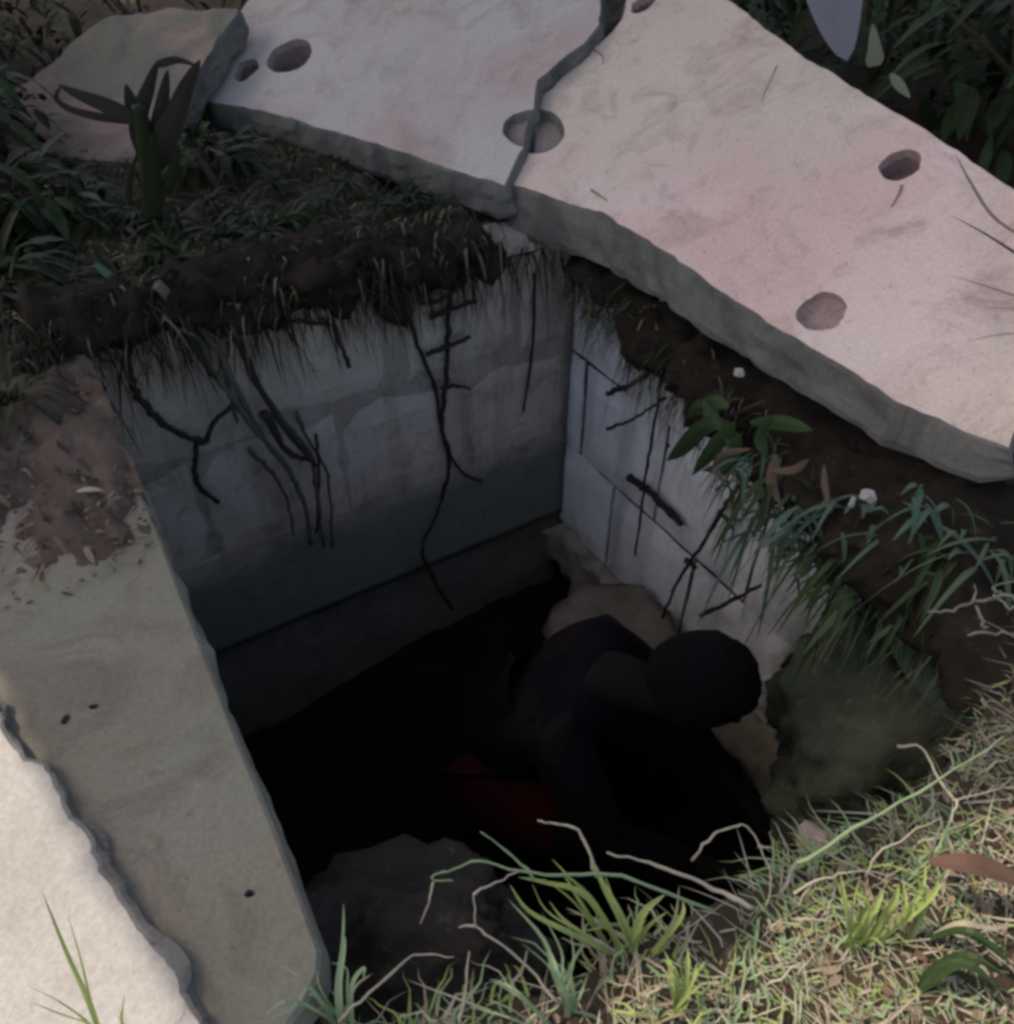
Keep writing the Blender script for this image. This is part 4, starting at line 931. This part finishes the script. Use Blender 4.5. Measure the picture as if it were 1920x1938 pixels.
shoot('upright pale green shoot beside the near end of the rim slab', (640, 1930, 0), [([(636, 1925, 0), (642, 1870, .03), (648, 1790, .06), (652, 1765, .07)], .018), ([(650, 1930, 0), (665, 1870, .03), (690, 1830, .05), (688, 1850, .05)], .012), ([(630, 1920, 0), (590, 1870, .02), (560, 1900, .02), (510, 1930, .01)], .008), ([(640, 1900, .02), (560, 1890, .03), (500, 1925, .02)], .008)], M['grass_blue'])
shoot('bright green shoot spreading over the middle of the front edge', (1180, 1760, 0), [([(1210, 1790, 0), (1170, 1730, .03), (1140, 1680, .05), (1120, 1630, .06)], .022), ([(1190, 1790, 0), (1110, 1700, .04), (1040, 1670, .05), (980, 1660, .05)], .016), ([(1200, 1780, 0), (1220, 1730, .04), (1260, 1690, .05)], .022), ([(1180, 1790, 0), (1080, 1760, .03), (1000, 1720, .04), (965, 1670, .05)], .014), ([(1240, 1790, 0), (1290, 1740, .03), (1295, 1700, .04)], .014), ([(1150, 1770, 0), (1100, 1700, .04), (1060, 1640, .06)], .010)], M['grass'])
shoot('bluish green shoot below the hooked stalk', (1080, 1890, 0), [([(1080, 1900, 0), (1050, 1840, .03), (1030, 1780, .04), (960, 1700, .05)], .014), ([(1090, 1900, 0), (1060, 1850, .04), (1045, 1800, .05)], .016), ([(1050, 1930, 0), (980, 1880, .03), (930, 1850, .03)], .008), ([(1020, 1938, 0), (960, 1920, .02), (880, 1900, .02)], .006)], M['grass_blue'])
shoot('yellow green shoot with stiff blades low in the front grass', (1290, 1890, 0), [([(1290, 1900, 0), (1270, 1850, .03), (1250, 1810, .04)], .016), ([(1295, 1900, 0), (1300, 1840, .03), (1305, 1790, .05)], .016), ([(1285, 1900, 0), (1310, 1860, .03), (1320, 1820, .04)], .010)], M['grass'])
shoot('bright green leafy shoot at the right of the front grass', (1640, 1760, 0), [([(1640, 1770, 0), (1650, 1720, .03), (1670, 1680, .05)], .022), ([(1630, 1780, 0), (1600, 1720, .03), (1590, 1650, .05)], .012), ([(1660, 1770, 0), (1690, 1710, .03), (1700, 1670, .05)], .020), ([(1620, 1770, 0), (1640, 1710, .03), (1620, 1690, .04)], .018), ([(1680, 1760, 0), (1760, 1700, .03), (1780, 1660, .04)], .018), ([(1740, 1760, 0), (1755, 1700, .03), (1735, 1660, .05)], .020)], M['grass'])
shoot('flat dark green leaf group at the right edge of the front grass', (1850, 1790, 0), [([(1780, 1750, .01), (1830, 1760, .02), (1880, 1790, .02), (1930, 1830, .01)], .022), ([(1790, 1800, .01), (1840, 1810, .02), (1900, 1850, .01)], .03), ([(1760, 1840, .01), (1820, 1830, .02), (1900, 1880, .01)], .03)], M['mid_leaf'])
shoot('slim green blade standing before the pale slab in the lower left corner', (190, 1938, .05), [([(190, 1960, .06), (160, 1890, .10), (125, 1800, .16), (82, 1690, .20)], .012), ([(235, 1960, .06), (236, 1920, .08), (240, 1880, .10)], .007)], M['grass'])

# ------------------------------------------------------------------ unseen trees added to shade the pit, crowns cut to the SHADE outline
SHADE = [(-1.79, 1.77), (-.645, .602), (-.295, .242), (-.12, .20), (.02, .275), (.20, .335), (.45, .43), (.70, .56), (1.1, .72), (1.8, .85), (3.0, .95), (3.8, 2.4), (3.4, 5.8), (-2.9, 5.8), (-3.0, 3.4)]
def shadow_xy(p):
    t = p.z / TO_SUN.z; return (p.x - TO_SUN.x * t, p.y - TO_SUN.y * t)
trees = [((-2.9, 1.7), 'unseen tree added left of the pit, its crown cut to shade it', [], 'left'), ((-4.3, 5.2), 'unseen tree added at the far left to shade the shrubs', [], 'l2'), ((-.2, 7.6), 'unseen tree added far behind the slabs to shade the background', [], 'r')]
cr = [MB() for _ in trees]; cr_c = [V3((-2.6, 2.3, 0)), V3((-4.4, 5.0, 0)), V3((-1.6, 4.8, 0))]
cnt = 0
SE_ = [V3((x, y, 0)) for x, y in SHADE[:11]]
def rim_dist(p):
    best = 9
    for a, b in zip(SE_, SE_[1:]):
        q, t = geometry.intersect_point_line(p, a, b); t = max(0, min(1, t)); best = min(best, (p - a.lerp(b, t)).length)
    return best
while cnt < 24000:
    gx = random.uniform(-4.2, 4.2); gy = random.uniform(.2, 7.2)
    if not inside((gx, gy), SHADE): continue
    z = random.uniform(2.5, 3.2) + min(3.6, 1.5 * rim_dist(V3((gx, gy, 0)))); p = V3((gx, gy, 0)) + TO_SUN * (z / TO_SUN.z)
    d = V3((random.uniform(-1, 1), random.uniform(-1, 1), random.uniform(-.6, .3))); L = random.uniform(.18, .30)
    pts = arc(p, d, L, random.uniform(.1, .5), 3)
    sd = d.cross(V3((random.uniform(-.5, .5), random.uniform(-.5, .5), 1))).normalized(); w = L * .55
    if not all(inside(shadow_xy(q + sd * k * w * .5), SHADE) for q in pts for k in (-1, 1)): continue
    ti = min(range(3), key=lambda i: (cr_c[i] - V3((p.x, p.y, 0))).length)
    cr[ti].blade(pts, w, sd, 0, 'leaf'); cnt += 1
EDGE = [V3((x, y, 0)) for x, y in SHADE[:11]]; cnt = 0
while cnt < 16000:                                            # small leaves added along the crown rims to sharpen the shadow edge
    i = random.choices(range(10), [(EDGE[q + 1] - EDGE[q]).length for q in range(10)])[0]; a, b = EDGE[i], EDGE[i + 1]
    g = a.lerp(b, random.random()) + V3((random.uniform(-.26, .26), random.uniform(-.26, .26), 0))
    if not inside((g.x, g.y), SHADE): continue
    z = random.uniform(2.5, 3.0); p = g + TO_SUN * (z / TO_SUN.z); d = V3((random.uniform(-1, 1), random.uniform(-1, 1), random.uniform(-.4, .4))); L = random.uniform(.05, .09)
    pts = arc(p, d, L, .3, 2); sd = d.cross(V3((random.uniform(-.5, .5), random.uniform(-.5, .5), 1))).normalized(); w = L * .6
    if not all(inside(shadow_xy(q), SHADE) for q in pts): continue
    ti = min(range(3), key=lambda i: (cr_c[i] - V3((p.x, p.y, 0))).length); cr[ti].blade(pts, w, sd, 0, 'leaf'); cnt += 1
for ti, ((tx, ty), label, _, _) in enumerate(trees):
    base = V3((tx, ty, ground_z(tx, ty) - .05)); root = empty('added_shade_tree', tuple(base)); tag(root, label, 'tree', 'unseen trees added for shade')
    adopt(cr[ti].build('crown', M['crown']), root)
    mb = MB(); mb.tube(spline([base, base + V3((.05, .03, 1.0)), base + V3((.1, -.05, 2.0)), base + V3((.1, 0, 2.7))], 5), .13, .07, 10, 0, .08)
    for q in range(8):
        a = q * .785; c = cr_c[ti] + V3((math.cos(a) * 1.2, math.sin(a) * 1.2, random.uniform(3.4, 5.6)))
        mb.tube(spline([base + V3((.1, -.03, 2.0 + .05 * q)), (base + V3((.1, 0, 2.4))).lerp(c, .5) + V3((0, 0, .15)), c], 5), .05, .012, 7, 0, .1)
    adopt(mb.build('trunk', M['bark'], None, True), root)
